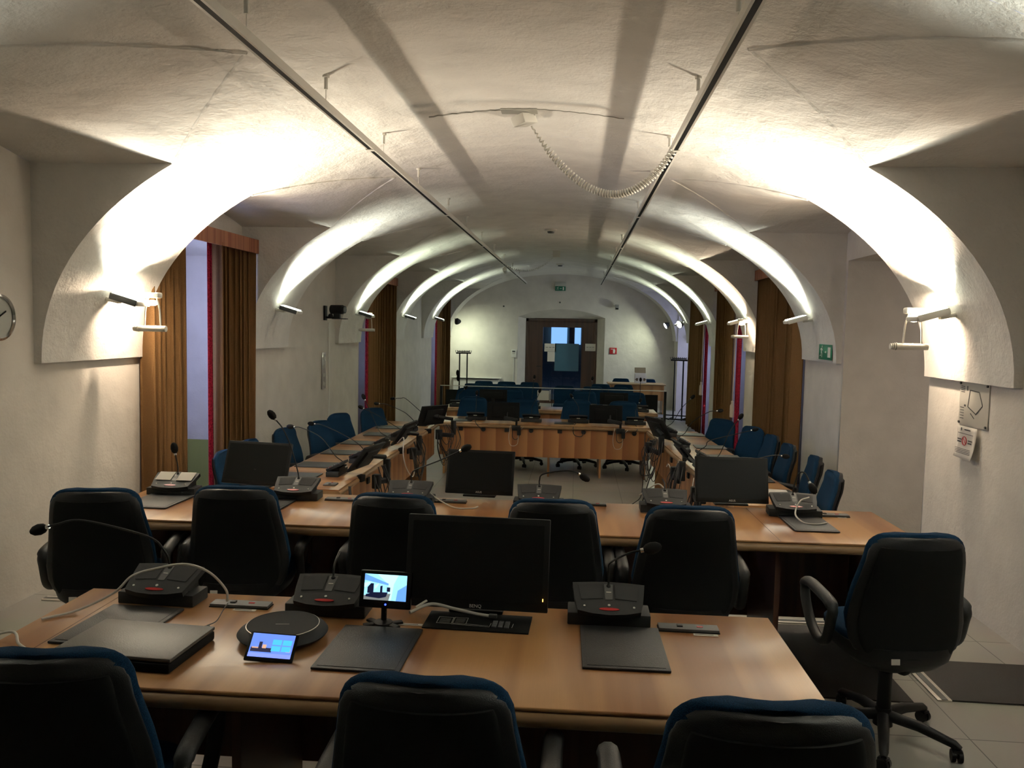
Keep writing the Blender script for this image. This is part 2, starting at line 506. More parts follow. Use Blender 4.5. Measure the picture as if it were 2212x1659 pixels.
# ------------------------------------------------------------------ side walls with window bays
NICHE = 0.85
def side_wall(sd, openings):
    g = G()
    X = UW
    for (a, b) in ribs:
        g.grid([[P(sd, X, a, ZL), P(sd, X, b, ZL)], [P(sd, X, a, VS), P(sd, X, b, VS)]], smooth=False)
    for k, (a, b) in enumerate(bays):
        kk = k - 1   # bay index: bay kk lies between rib kk and rib kk+1
        n = 16
        ys = [a + (b - a) * j / n for j in range(n + 1)]
        tops = [z_arch(abs(2 * j / n - 1)) for j in range(n + 1)]
        if kk not in openings:
            g.grid([[P(sd, X, y, ZL) for y in ys], [P(sd, X, y, t) for y, t in zip(ys, tops)]], smooth=False)
            continue
        kind, depth, m0, m1, zt, rise, sill = openings[kk]
        y0 = a + m0; y1 = b - m1
        oy = [y0 + (y1 - y0) * j / n for j in range(n + 1)]
        oz = [zt + rise * (1 - (2 * j / n - 1) ** 2) for j in range(n + 1)]
        def topz(y):
            return z_arch(abs(2 * (y - a) / (b - a) - 1))
        g.grid([[P(sd, X, y, z) for y, z in zip(oy, oz)], [P(sd, X, y, topz(y)) for y in oy]], smooth=False)
        if m0 > 0: g.grid([[P(sd, X, a, ZL), P(sd, X, y0, ZL)], [P(sd, X, a, topz(a)), P(sd, X, y0, topz(y0))]], smooth=False)
        if m1 > 0: g.grid([[P(sd, X, y1, ZL), P(sd, X, b, ZL)], [P(sd, X, y1, topz(y1)), P(sd, X, b, topz(b))]], smooth=False)
        XD = X + depth
        g.grid([[P(sd, X, y, z) for y, z in zip(oy, oz)], [P(sd, XD, y, z) for y, z in zip(oy, oz)]], smooth=False)
        for ye, ze in ((y0, oz[0]), (y1, oz[-1])):
            g.grid([[P(sd, X, ye, ZL), P(sd, XD, ye, ZL)], [P(sd, X, ye, ze), P(sd, XD, ye, ze)]], smooth=False)
        if kind == 'window':
            w0 = y0 + 0.25; w1 = y1 - 0.25; zs = sill; zz = zt - 0.05
            g.grid([[P(sd, XD, y0, ZL), P(sd, XD, y1, ZL)], [P(sd, XD, y0, zs), P(sd, XD, y1, zs)]], smooth=False)
            g.grid([[P(sd, XD, y, zz) for y in oy], [P(sd, XD, y, max(zz, z)) for y, z in zip(oy, oz)]], smooth=False)
            g.grid([[P(sd, XD, y0, zs), P(sd, XD, w0, zs)], [P(sd, XD, y0, zz), P(sd, XD, w0, zz)]], smooth=False)
            g.grid([[P(sd, XD, w1, zs), P(sd, XD, y1, zs)], [P(sd, XD, w1, zz), P(sd, XD, y1, zz)]], smooth=False)
            W.append((sd, XD, w0, w1, zs, zz))
        elif kind == 'passage':
            g.grid([[P(sd, XD, y, ZL) for y in oy], [P(sd, XD, y, z) for y, z in zip(oy, oz)]], smooth=False)
    return g
W = []
left = {1: ('window', NICHE, 0.05, 0.03, 2.46, 0.22, 0.62),
        3: ('window', NICHE, 0.05, 0.03, 2.46, 0.22, 0.62),
        5: ('window', NICHE, 0.05, 0.03, 2.46, 0.22, 0.3)}
rightw = {1: ('passage', 2.9, 0.03, 0.06, 2.50, 0.0, 0),
          2: ('window', NICHE, 0.05, 0.03, 2.46, 0.22, 0.62),
          3: ('window', NICHE, 0.05, 0.03, 2.46, 0.22, 0.3),
          4: ('window', NICHE, 0.05, 0.03, 2.46, 0.22, 0.1),
          5: ('passage', 1.9, 0.05, 0.03, 2.40, 0.15, 0)}
struct(side_wall(-1, left).build('wall_left', M['wallp'], merge=True, recalc=False))
struct(side_wall(1, rightw).build('wall_right', M['wallp'], merge=True, recalc=False))
for i, (sd, XD, w0, w1, zs, zz) in enumerate(W):
    g = G()
    x = XC + sd * (XD - 0.04)
    ym = (w0 + w1) / 2
    g.box((x, ym, zs + 0.03), (0.06, w1 - w0, 0.06)); g.box((x, ym, zz - 0.03), (0.06, w1 - w0, 0.06))
    for y in (w0 + 0.03, w1 - 0.03, ym): g.box((x, y, (zs + zz) / 2), (0.06, 0.06, zz - zs))
    g.box((x, ym, zs + (zz - zs) * 0.62), (0.05, w1 - w0, 0.04))
    wo = struct(g.build('window_%d' % (i + 1), M['white']))
    G().box((x, ym, (zs + zz) / 2), (0.006, w1 - w0 - 0.1, zz - zs - 0.1)).build('pane', M['glass'], wo)

# end walls
def end_wall(name, y, hole=None):
    g = G()
    top = [P(-1, u, y, zv(u)) for u in reversed(us)] + [P(1, u, y, zv(u)) for u in us[1:]]
    if hole is None:
        g.grid([[(p[0], y, ZL) for p in top], top], smooth=False)
        for sd in (-1, 1): g.grid([[P(sd, UA, y, ZL), P(sd, UW, y, ZL)], [P(sd, UA, y, VS), P(sd, UW, y, VS)]], smooth=False)
    else:
        x0, x1, zt, rise = hole
        xs = sorted([p[0] for p in top if p[0] < x0 - 0.01 or p[0] > x1 + 0.01] + [x0 + (x1 - x0) * j / 16 for j in range(17)])
        def tz(x): return zv(x - XC)
        def hz(x): return zt + rise * (1 - (2 * (x - x0) / (x1 - x0) - 1) ** 2)
        for xa, xb in zip(xs[:-1], xs[1:]):
            xm = (xa + xb) / 2
            if x0 < xm < x1: za, zb = hz(xa), hz(xb)
            else: za = zb = ZL
            nz = 8
            g.grid([[(xa, y, za + (tz(xa) - za) * i / nz), (xb, y, zb + (tz(xb) - zb) * i / nz)] for i in range(nz + 1)], smooth=False)
        for sd in (-1, 1): g.grid([[P(sd, UA, y, ZL), P(sd, UW, y, ZL)], [P(sd, UA, y, VS), P(sd, UW, y, VS)]], smooth=False)
        # reveal of the door recess, splayed
        s = 0.21; yd = y + 0.40
        n = 16
        fx = [x0 + (x1 - x0) * j / n for j in range(n + 1)]
        bx = [x0 + s + (x1 - x0 - 2 * s) * j / n for j in range(n + 1)]
        g.grid([[(x, y, hz(x)) for x in fx], [(x, yd, 2.03) for x in bx]], smooth=False)
        g.grid([[(x0, y, ZL), (x0 + s, yd, ZL)], [(x0, y, zt), (x0 + s, yd, 2.03)]], smooth=False)
        g.grid([[(x1, y, ZL), (x1 - s, yd, ZL)], [(x1, y, zt), (x1 - s, yd, 2.03)]], smooth=False)
    return g
HX0, HX1 = -1.60, 0.74
struct(end_wall('wall_far', Y_FAR, (HX0, HX1, 2.07, 0.22)).build('wall_far', M['wallp'], merge=True, recalc=False))
struct(end_wall('wall_near', Y_NEAR).build('wall_near', M['wallp'], recalc=False))

# floor: near platform and lower hall
g = G()
g.box((XC, (Y_NEAR + YSTEP) / 2, -0.2), (2 * UW + 0.0, YSTEP - Y_NEAR, 0.4))
g.box((0.4, (YSTEP + 25) / 2, ZL - 0.1), (12, 25 - YSTEP, 0.2))
struct(g.build('floor', M['floor']))
# ------------------------------------------------------------------ wall floodlights on the ribs
COOL = (0.98, 1.0, 0.86)
def rib_lamp(k, sd, power, label, spread=80, color=COOL, dark=False):
    y = min(rib_y(k) + 0.6, 21.25)
    z = 1.93
    ux = 2.86
    x = XC + sd * ux
    t = empty('wall_floodlight', (x, y, z), 0, label, 'lamp', 'floodlights on the vault ribs')
    sx = sd
    # local: +sx points to the wall
    G().lathe([(0.0, -0.012), (0.055, -0.012), (0.055, 0.012), (0.0, 0.012)], 20, mat=Matrix.Translation((sx * 0.075, 0, 0.0)) @ Euler((0, R(90), 0)).to_matrix().to_4x4()).build('wall_plate', M['tube_w'], t)
    G().box((sx * 0.01, 0, 0.0), (0.14, 0.05, 0.028), (0, sx * R(-12), 0), 0.008).build('bracket_arm', M['tube_w'], t)
    h = G()
    h.box((-sx * 0.13, 0, 0.0), (0.22, 0.17, 0.035), (0, sx * R(-16), 0), 0.01)
    ho = h.build('lamp_housing', M['tube_w'], t)
    G().box((-sx * 0.13, 0.0, 0.023), (0.19, 0.14, 0.008), (0, sx * R(-16), 0), 0.002).build('lens', M['lens'], t)
    G().box((-sx * 0.13, -0.092, 0.0), (0.2, 0.012, 0.045), (0, sx * R(-16), 0), 0.004).build('side_cap', M['lamp_dark'] if sd < 0 else M['tube_w'], t)
    if k >= 3: color = (0.88, 1.0, 0.76)
    if k == 1: spread = 105
    lt = area_light('lamp_light', (-sx * 0.13, 0, 0.035), (-sx * 0.13 - sx * 0.38, 0, 1.0), 0.18, 0.13, power, color, t, spread)
    return t
names = {0: 'behind the near end of the room', 1: 'nearest', 2: 'second', 3: 'third', 4: 'fourth', 5: 'fifth'}
LP = {0: (12, 36), 1: (40, 40), 2: (24, 24), 3: (22, 22), 4: (20, 20), 5: (20, 20)}
for k in range(0, 6):
    for i, sd in enumerate((-1, 1)):
        lab = 'white wall floodlight on the %s rib of the %s wall' % (
            {0: 'nearest', 1: 'first', 2: 'second', 3: 'third', 4: 'fourth', 5: 'fifth'}[k] if k else 'out of view, rearmost', 'left' if sd < 0 else 'right')
        rib_lamp(k, sd, LP[k][i], lab)

# warm halogen lamps hung under some floodlights
WARM = (1.0, 0.78, 0.56)
def halogen(x, y, z, power, label, lit=True):
    t = empty('halogen_lamp', (x, y, z), 0, label, 'lamp')
    G().box((0, 0, 0.10), (0.12, 0.07, 0.04), bev=0.012).build('lamp_head', M['tube_w'], t)
    for s in (-1, 1):
        G().tube(spline([(s * 0.03, 0, 0.09), (s * 0.052, 0, 0.0), (s * 0.06, 0, -0.13)], 5), 0.006, 8).build('hanger_strap', M['tube_w'], t)
    g = G(); g.cyl((-0.10, 0, -0.14), (0.10, 0, -0.14), 0.022)
    for i in range(4): g.cyl((-0.10 - 0.012 * i, 0, -0.14), (-0.106 - 0.012 * i, 0, -0.14), 0.026 - 0.002 * i)
    g.build('tube_holder', M['tube_w'], t)
    if lit:
        G().sphere((0, 0, 0.045), 0.026, (1.6, 1, 0.8)).build('bulb', M['lens_w'], t)
        s = -1 if x < XC else 1
        area_light('lamp_light', (-s * 0.02, 0, 0.125), (-s * 0.40, 0, 1.0), 0.1, 0.06, power * 0.62, WARM, t, 135)
        area_light('lamp_light', (0, 0, 0.072), (s * 0.75, 0, -0.45), 0.1, 0.05, power * 0.38, WARM, t, 170)
    else:
        G().sphere((0, 0, 0.045), 0.026, (1.6, 1, 0.8)).build('bulb', M['plastic_w'], t)
halogen(-3.06, 5.55, 1.87, 85, 'glaring warm lamp with hanging tube holder on the nearest left rib')
halogen(2.24, 5.55, 1.86, 85, 'glaring warm lamp with hanging tube holder on the nearest right rib')
halogen(2.36, 11.75, 1.86, 34, 'orange glowing lamp under the third right floodlight beside curtain')
halogen(-3.16, 11.9, 1.84, 0, 'unlit white lamp with tube holder under the third left floodlight', lit=False)

def spot(x, y, z, aim, power, label, lensvis=True, dark=True, color=(0.9, 1, 0.72), spread=150):
    t = empty('spotlight', (x, y, z), 0, label, 'lamp', 'small spotlights near the far wall')
    dr = (Vector(aim) - Vector((x, y, z))).normalized()
    q = dr.to_track_quat('Z', 'Y').to_matrix().to_4x4()
    g = G(); g.lathe([(0.0, -0.07), (0.05, -0.07), (0.085, 0.0), (0.09, 0.03), (0.08, 0.03), (0.0, 0.012)], 20, mat=q)
    g.build('lamp_housing', M['lamp_dark'] if dark else M['tube_w'], t)
    g = G(); g.lathe([(0.0, 0.034), (0.078, 0.032), (0.078, 0.028), (0.0, 0.028)], 20, mat=q)
    g.build('lens', M['lens_far'], t)
    sgn = 1 if x > XC else -1
    G().tube([(0, 0, 0), (sgn * 0.08, 0.02, 0.07)], 0.012).build('bracket_arm', M['lamp_dark'], t)
    area_light('lamp_light', dr * 0.05, dr * 2, 0.08, 0.08, power, color, t, spread)
spot(2.30, 21.0, 1.91, (1.4, 20.8, 1.4), 15, 'round lit spotlight by the far right corner of the end wall')
spot(2.30, 18.2, 1.93, (1.4, 17.6, 1.5), 7, 'round lit spotlight on the fifth right rib')
spot(-3.12, 20.7, 1.90, (-2.7, 21.6, 0.9), 10, 'black spotlight at the far left corner lighting the end wall')

# ------------------------------------------------------------------ ceiling tracks
def track(X, label, n):
    t = empty('ceiling_track', (X, 0, 2.97), 0, label, 'light track', 'ceiling light tracks')
    g = G()
    y0, y1 = 1.2, 21.5
    g.box((-0.020, (y0 + y1) / 2, 0), (0.013, y1 - y0, 0.04)); g.box((0.020, (y0 + y1) / 2, 0), (0.013, y1 - y0, 0.04))
    g.box((0, (y0 + y1) / 2, 0.016), (0.05, y1 - y0, 0.010))
    g.build('track_profile', M['rail'], t)
    G().box((0, (y0 + y1) / 2, -0.010), (0.026, y1 - y0, 0.02)).build('dark_slot', M['blackm'], t)
    for y in (5.3, 8.4, 11.6, 14.8, 18.0): G().box((0, y, -0.012), (0.054, 0.05, 0.024)).build('joint', M['rail'], t)
    zc = zv(X - XC) - 2.97
    for y in (3.3, 4.35, 5.65, 6.9, 8.5, 9.9, 11.5, 13.2, 15.0, 17.0, 19.0):
        g = G(); g.cyl((0, y, 0.02), (0, y, zc), 0.0022, n=6); g.cyl((0, y, zc - 0.075), (0, y, zc - 0.01), 0.011, n=10)
        g.cyl((0, y, zc - 0.014), (0, y, zc + 0.01), 0.02, n=12)
        g.build('hanger', M['rail'], t)
track(-1.40, 'white light track with dark slot hanging along the left of the ceiling', 0)
track(0.60, 'white light track with dark slot hanging along the right of the ceiling', 1)
# small lamp on the left track, far down the room
t = empty('track_spotlight', (-1.40, 15.2, 2.93), 0, 'small white spotlight clipped on the left ceiling track far down the room', 'lamp')
G().cyl((0, 0, 0), (0, 0, -0.06), 0.02).cyl((0.0, 0.07, -0.09), (0.0, -0.07, -0.05), 0.04).build('lamp_housing', M['rail'], t)

# ceiling box with coiled cable
t = empty('ceiling_box', (-0.39, 5.42, 3.21), R(-30), 'white junction box hanging askew from the ceiling with coiled cable', 'junction box')
G().box((0, 0, -0.035), (0.10, 0.17, 0.065), (R(12), R(-14), 0), 0.008).build('housing', M['rail'], t)
t = struct(G().box((-0.42, 5.36, zv(0) - 0.0035), (0.24, 0.13, 0.004)).box((-0.38, 5.50, zv(0.05) - 0.0035), (0.12, 0.11, 0.004)).build('trim_1', M['patch']))
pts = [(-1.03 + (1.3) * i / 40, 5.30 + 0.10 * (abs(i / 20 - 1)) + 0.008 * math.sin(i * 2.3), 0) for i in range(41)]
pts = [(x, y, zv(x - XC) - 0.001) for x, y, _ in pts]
struct(G().tube(pts, [0.007 if i < 22 else 0.004 for i in range(41)], 6).build('trim_2', M['streak']))  # thin grey line in slight relief across the vault
def coil(a, mid, b, turns, rad, wire, label):
    a, mid, b = Vector(a), Vector(mid), Vector(b)
    c = mid * 2 - (a + b) / 2
    pts = []; N = turns * 10
    for i in range(N + 1):
        t = i / N
        p = a * (1 - t) ** 2 + c * 2 * t * (1 - t) + b * t * t
        d = ((c - a) * (1 - t) + (b - c) * t).normalized()
        n1 = d.cross(Vector((0, 1, 0))).normalized(); n2 = d.cross(n1)
        rr = rad * min(1, t * 8)
        an = 2 * math.pi * turns * t
        pts.append(p + n1 * math.cos(an) * rr + n2 * math.sin(an) * rr)
    return tag(G().tube(pts, wire, 6).build('coiled_cable', M['rail']), label, 'cable')
coil((-0.34, 5.40, 3.13), (0.16, 5.33, 2.68), (0.58, 5.25, 2.94), 56, 0.021, 0.0062, 'white coiled cable sagging from the ceiling box to the right track')
t = empty('ceiling_box', (-0.42, 15.0, 3.21), 0, 'small white box on the ceiling far down the room', 'junction box')
G().box((0, 0, -0.05), (0.14, 0.08, 0.12), (0, 0, 0), 0.008).build('housing', M['rail'], t)
coil((-0.46, 15.0, 3.12), (-0.9, 15.0, 2.85), (-1.38, 15.1, 2.95), 26, 0.016, 0.005, 'white coiled cable from far ceiling box to the left track')
for y, lab in ((11.74, 'round smoke detector on the middle of the ceiling, nearer one'), (18.06, 'round smoke detector on the ceiling near the far wall')):
    t = empty('smoke_detector', (-0.42, y, zv(0)), 0, lab, 'smoke detector', 'ceiling smoke detectors')
    G().lathe([(0, 0.005), (0.09, 0.005), (0.09, -0.02), (0.06, -0.03), (0.0, -0.03)], 24).build('base', M['rail'], t)
    G().lathe([(0, -0.03), (0.055, -0.03), (0.045, -0.055), (0.0, -0.06)], 24).build('sensor', M['lamp_dark'], t)

# ------------------------------------------------------------------ curtains
def wavy(y0, y1, x, z0, z1, wl, amp, seed):
    rnd = random.Random(seed)
    n = max(8, int((y1 - y0) / wl * 22)); ph = rnd.random() * 6
    rows = []
    nz = 10
    for j in range(nz + 1):
        z = z0 + (z1 - z0) * j / nz
        row = []
        for i in range(n + 1):
            t = i / n; y = y0 + (y1 - y0) * t
            a = amp * (1.0 + 0.25 * math.sin(5 * t + ph))
            w = math.sin(2 * math.pi * (y - y0) / wl + ph + 0.5 * math.sin(3 * y + j * 0.12))
            w = math.copysign(abs(w) ** 0.9, w) * (1 + 0.3 * math.sin(1.7 * (y - y0) / wl + ph))
            row.append((x + a * w, y + 0.15 * wl * math.sin(4 * math.pi * (y - y0) / wl + 2 * ph), z))
        rows.append(row)
    return rows
def curtain(y0, y1, x, label, z0=-0.26, z1=2.52, wl=0.118, amp=0.050, seed=1, mat='curtain', group='gold brown curtains', lining=None):
    t = empty('curtain', (0, 0, 0), 0, label, 'curtain', group)
    o = G().grid(wavy(y0, y1, x, z0, z1, wl, amp, seed)).build('drape', M[mat], t, recalc=False)
    md = o.modifiers.new('thickness', 'SOLIDIFY'); md.thickness = 0.006
    if lining:
        a, b, dx = lining
        o = G().grid(wavy(a, b, x + dx, z0, z1, 0.06, 0.012, seed + 50)).build('red_lining', M['redcloth'], t, recalc=False)
        o['label'] = 'red lining edge'
        md = o.modifiers.new('thickness', 'SOLIDIFY'); md.thickness = 0.004
    return t
XL = XC - UW; XR = XC + UW
curtain(5.99, 6.66, XL + 0.10, 'gold brown curtain lit orange beside the nearest left rib', seed=3, z0=0.02 - 0.3)
curtain(7.20, 8.02, XL + 0.10, 'gold brown curtain with red edge right of the blue window gap', seed=4, lining=(7.15, 7.22, -0.03))
curtain(12.75, 14.40, XL + 0.10, 'gold brown curtain with red edge at the second left window', seed=5, lining=(12.62, 12.76, -0.02))
curtain(19.15, 20.80, XL + 0.10, 'gold brown curtain with red edge at the farthest left window', seed=6, lining=(18.98, 19.16, -0.02))
curtain(9.30, 9.62, XR - 0.10, 'narrow gold brown curtain panel nearest the exit sign', seed=7)
curtain(9.92, 11.20, XR - 0.10, 'wide gold brown curtain panel behind the nearest right chairs', seed=8)
curtain(12.95, 14.42, XR - 0.10, 'gold brown curtain next to the orange glowing lamp', seed=9, lining=(12.72, 12.94, 0.06))
curtain(16.05, 17.60, XR - 0.10, 'gold brown curtain at the farthest right window', seed=10, lining=(15.84, 16.04, 0.04))
for sd, a, b, lab in ((-1, 6.06, 8.04, 'striped orange brown valance above the nearest left window'),
                      (-1, 12.47, 14.44, 'striped orange brown valance above the second left window'),
                      (-1, 18.87, 20.84, 'striped orange brown valance above the farthest left window'),
                      (1, 9.27, 11.24, 'striped orange brown valance above the nearest right window'),
                      (1, 12.47, 14.44, 'striped orange brown valance above the second right window'),
                      (1, 15.67, 17.64, 'striped orange brown valance above the farthest right window')):
    xw = XC + sd * UW
    g = G()
    g.box((xw - sd * 0.175, (a + b) / 2, 2.56), (0.018, b - a, 0.14))
    for y in (a + 0.009, b - 0.009): g.box((xw - sd * 0.093, y, 2.56), (0.165, 0.018, 0.14))
    g.box((xw - sd * 0.093, (a + b) / 2, 2.622), (0.165, b - a, 0.016))
    tag(g.build('valance', M['valance']), lab, 'curtain valance', 'curtain valances')
for y, z, lab in ((12.62, 0.72, 'white curtain cord with tassel in front of the red lining, nearer one'), (15.78, 0.80, 'white curtain cord with tassel at the farther right window')):
    t = empty('tassel_pull', (XR - 0.15, y, 0), 0, lab, 'curtain cord', 'tasselled curtain cords')
    g = G(); g.tube([(0, 0, z + 0.0), (0.01, 0.015, 1.9), (0, 0.02, 2.612)], 0.006, 6); g.tube([(0, -0.015, z), (0.01, -0.02, 1.9), (0, -0.02, 2.612)], 0.006, 6)
    g.build('cord', M['cord'], t)
    G().lathe([(0, z), (0.02, z - 0.01), (0.018, z - 0.05), (0.034, z - 0.08), (0.036, z - 0.26), (0, z - 0.27)], 12).build('tassel', M['cord'], t)

# ------------------------------------------------------------------ end wall: door and what hangs on it
yd = Y_FAR + 0.43
d = empty('door_1', ((HX0 + HX1) / 2, yd, ZL), 0); d['kind'] = 'structure'
wd = 1.95; hd = 2.345
gx0, gx1, gz0, gz1 = -0.50, 0.56, 0.10, 2.10
g = G()
g.box((-(wd / 2 + -gx0) / 2, 0, hd / 2), (wd / 2 + gx0, 0.07, hd)); g.box(((wd / 2 + gx1) / 2, 0, hd / 2), (wd / 2 - gx1, 0.07, hd))
g.box(((gx0 + gx1) / 2, 0, (hd + gz1) / 2), (gx1 - gx0, 0.07, hd - gz1)); g.box(((gx0 + gx1) / 2, 0, gz0 / 2), (gx1 - gx0, 0.07, gz0))
g.build('door_frame', M['door_wood'], d)
g = G()
for x in (-wd / 2 + 0.04, wd / 2 - 0.04): g.box((x, -0.05, hd / 2), (0.08, 0.05, hd), bev=0.006)
g.box((0, -0.05, hd - 0.05), (wd, 0.05, 0.1), bev=0.006)
for x in (gx0 - 0.02, gx1 + 0.02): g.box((x, -0.045, (gz0 + gz1) / 2), (0.04, 0.03, gz1 - gz0))
g.box(((gx0 + gx1) / 2, -0.045, gz1 + 0.02), (gx1 - gx0 + 0.08, 0.03, 0.04))
g.build('moulding', M['door_wood'], d)
G().box(((gx0 + gx1) / 2, 0.0, (gz0 + gz1) / 2), (gx1 - gx0, 0.008, gz1 - gz0)).build('glass_panel', M['glass'], d)
g = G(); g.cyl((gx0 - 0.05, -0.05, 1.02), (gx0 - 0.05, -0.12, 1.02), 0.012); g.cyl((gx0 - 0.05, -0.12, 1.02), (gx0 - 0.17, -0.12, 1.02), 0.010)
g.build('door_handle', M['black'], d)
def wallpaper_sheet(name, x, z, w, h, label, cat, y, tilt=0, lines=True, mat='paper'):
    t = empty(name, (x, y, z), 0, label, cat)
    G().box((0, 0, 0), (w, 0.003, h), (0, tilt, 0)).build('sheet', M[mat], t)
    if lines:
        g = G()
        for i in range(3): g.box(((-0.28 + 0.28 * i) * w, -0.0025, 0.02 * h), (0.2 * w, 0.001, 0.14 * h))
        for i in range(3): g.box((0, -0.0025, -0.22 * h - i * 0.09 * h), (0.8 * w, 0.001, 0.02 * h))
        g.build('print', M['pgrey'], t)
    return t
wallpaper_sheet('notice', 0.37, 1.27, 0.28, 0.20, 'white printed notice taped on the right side of the dark door', 'notice', yd - 0.085)
wallpaper_sheet('paper_sheet', -0.73, 1.24, 0.32, 0.22, 'wide white sheet taped on the door glass, left', 'paper', yd - 0.02)
wallpaper_sheet('paper_sheet', -0.70, 0.99, 0.20, 0.27, 'tall white sheet taped below the wide one on the door glass', 'paper', yd - 0.02, lines=False)
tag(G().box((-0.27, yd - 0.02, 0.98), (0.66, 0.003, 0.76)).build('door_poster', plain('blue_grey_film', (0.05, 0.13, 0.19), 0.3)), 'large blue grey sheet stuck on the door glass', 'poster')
# dark room added behind the glass; its glowing panes stand in for a reflection
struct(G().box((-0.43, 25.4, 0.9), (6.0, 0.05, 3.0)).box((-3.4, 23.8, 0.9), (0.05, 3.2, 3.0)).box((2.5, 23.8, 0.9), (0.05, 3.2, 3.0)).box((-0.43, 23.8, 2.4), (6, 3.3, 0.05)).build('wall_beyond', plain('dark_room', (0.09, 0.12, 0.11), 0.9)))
sk = emis('reflected_window_glow', (0.28, 0.52, 1.0), 1.15)
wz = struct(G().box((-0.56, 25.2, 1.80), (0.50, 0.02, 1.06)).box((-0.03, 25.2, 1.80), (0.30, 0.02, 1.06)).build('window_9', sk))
g = G()
g.add([(-0.50, 25.0, 2.15), (-0.44, 25.0, 2.15), (-0.60, 25.0, 1.0), (-0.62, 25.0, 1.0)], [(0, 1, 2, 3)])
tag(G().grid(wavy(0, 0.16, 0, 1.0, 2.2, 0.07, 0.02, 2)).build('reflected_drape', plain('reflected_drape_grey', (0.12, 0.13, 0.16), 0.9), loc=(-0.24, 25.05, 0), rot=(0, 0, R(-90)), recalc=False), 'grey strip standing in for the curtain reflected in the door glass', 'curtain')  # drape of the reflected window, added behind the glass

t = empty('emergency_light', (-0.48, Y_FAR - 0.03, 2.90), 0, 'small green emergency exit sign high on the end wall above the door', 'exit sign')
G().box((0, 0, 0.06), (0.29, 0.05, 0.12), bev=0.005).build('lamp_housing', plain('translucent_grey', (0.42, 0.42, 0.38), 0.4), t)
G().box((0, -0.005, -0.06), (0.28, 0.03, 0.12), bev=0.004).build('sign_plate', M['green'], t)
def man(g, s, ox, oz, y, flip=1, mi=0):
    """running figure made of thin plates in the XZ plane"""
    def pl(poly):
        n = len(poly)
        v = [(ox + flip * px * s, y, oz + pz * s) for px, pz in poly] + [(ox + flip * px * s, y + 0.002, oz + pz * s) for px, pz in poly]
        f = [tuple(range(n)), tuple(range(2 * n - 1, n - 1, -1))] + [(i, (i + 1) % n, n + (i + 1) % n, n + i) for i in range(n)]
        g.add(v, f, mi)
    pl([(0.12 + 0.09 * math.cos(a * math.pi / 5), 0.42 + 0.09 * math.sin(a * math.pi / 5)) for a in range(10)])
    pl([(-0.10, 0.30), (0.08, 0.32), (0.04, 0.02), (-0.12, 0.0)])
    pl([(0.05, 0.31), (0.26, 0.16), (0.22, 0.10), (0.02, 0.22)])
    pl([(-0.10, 0.30), (-0.30, 0.24), (-0.30, 0.12), (-0.24, 0.12), (-0.22, 0.19), (-0.08, 0.22)])
    pl([(0.02, 0.04), (0.20, -0.12), (0.16, -0.42), (0.09, -0.42), (0.11, -0.15), (-0.06, 0.0)])
    pl([(-0.12, 0.03), (-0.02, 0.0), (-0.16, -0.24), (-0.40, -0.26), (-0.40, -0.33), (-0.12, -0.32)])
def arrow(g, s, ox, oz, y, d=1):
    v = [(-0.5, 0.1), (0.1, 0.1), (0.1, 0.3), (0.5, 0.0), (0.1, -0.3), (0.1, -0.1), (-0.5, -0.1)]
    n = len(v)
    vv = [(ox + d * a * s, y, oz + b * s) for a, b in v] + [(ox + d * a * s, y + 0.002, oz + b * s) for a, b in v]
    g.add(vv, [tuple(range(n)), tuple(range(2 * n - 1, n - 1, -1))] + [(i, (i + 1) % n, n + (i + 1) % n, n + i) for i in range(n)])
g = G(); man(g, 0.09, -0.07, -0.06, -0.023); arrow(g, 0.05, 0.01, -0.06, -0.023); g.box((0.08, -0.022, -0.06), (0.035, 0.002, 0.085))
g.build('pictogram', M['white'], t)

def exit_sign(loc, rz, w, h, label, right=True, flip=1):
    t = empty('exit_sign', loc, rz, label, 'exit sign')
    G().box((0, 0, 0), (w, 0.006, h), bev=0.002).build('sign_plate', M['green'], t)
    g = G(); g.box((0, 0, 0), (w * 0.0 + 0.001, 0.001, 0.001))
    man(g, h * 0.85, -w * 0.27 * flip, 0, -0.006, flip); arrow(g, h * 0.32, 0.02 * flip, 0, -0.006, flip); g.box((w * 0.32 * flip, -0.005, 0), (w * 0.2, 0.002, h * 0.66))
    g.build('pictogram', M['white'], t)
exit_sign((XC + UA - 0.014, 8.36, 1.605), R(-90), 0.42, 0.155, 'green running man exit sign on the right wall beside the curtains')
exit_sign((2.95, 20.74, 1.62), 0, 0.24, 0.15, 'small green exit sign in the bright far right passage', flip=-1)

t = empty('fire_sign', (0.98, Y_FAR - 0.012, 1.20), 0, 'square red fire extinguisher sign right of the door', 'sign')
G().box((0, 0, 0), (0.19, 0.006, 0.17), bev=0.002).build('sign_plate', M['redsign'], t)
g = G(); g.box((0.02, -0.005, -0.015), (0.05, 0.002, 0.10)); g.box((0.02, -0.005, 0.045), (0.022, 0.002, 0.03)); g.box((-0.035, -0.005, 0.045), (0.06, 0.002, 0.014)); g.box((0.045, -0.005, 0.0), (0.016, 0.002, 0.06))
g.build('pictogram', M['white'], t)
t = empty('thermostat', (-1.70, Y_FAR - 0.02, 1.07), 0, 'white wall thermostat with display left of the door', 'thermostat')
G().box((0, 0, 0), (0.14, 0.04, 0.22), bev=0.008).build('case', M['white'], t)
G().box((0, -0.022, 0.055), (0.08, 0.003, 0.035)).build('display', M['print'], t)
g = G()
for i in range(2):
    for j in range(3): g.box((-0.025 + j * 0.025, -0.022, 0.01 - i * 0.02), (0.018, 0.003, 0.012))
g.build('keypad', M['pgrey'], t)
tag(G().box((-1.70, Y_FAR - 0.012, 0.33), (0.02, 0.018, 1.24)).build('cable_conduit', M['white']), 'thin white conduit running down from the thermostat', 'conduit')
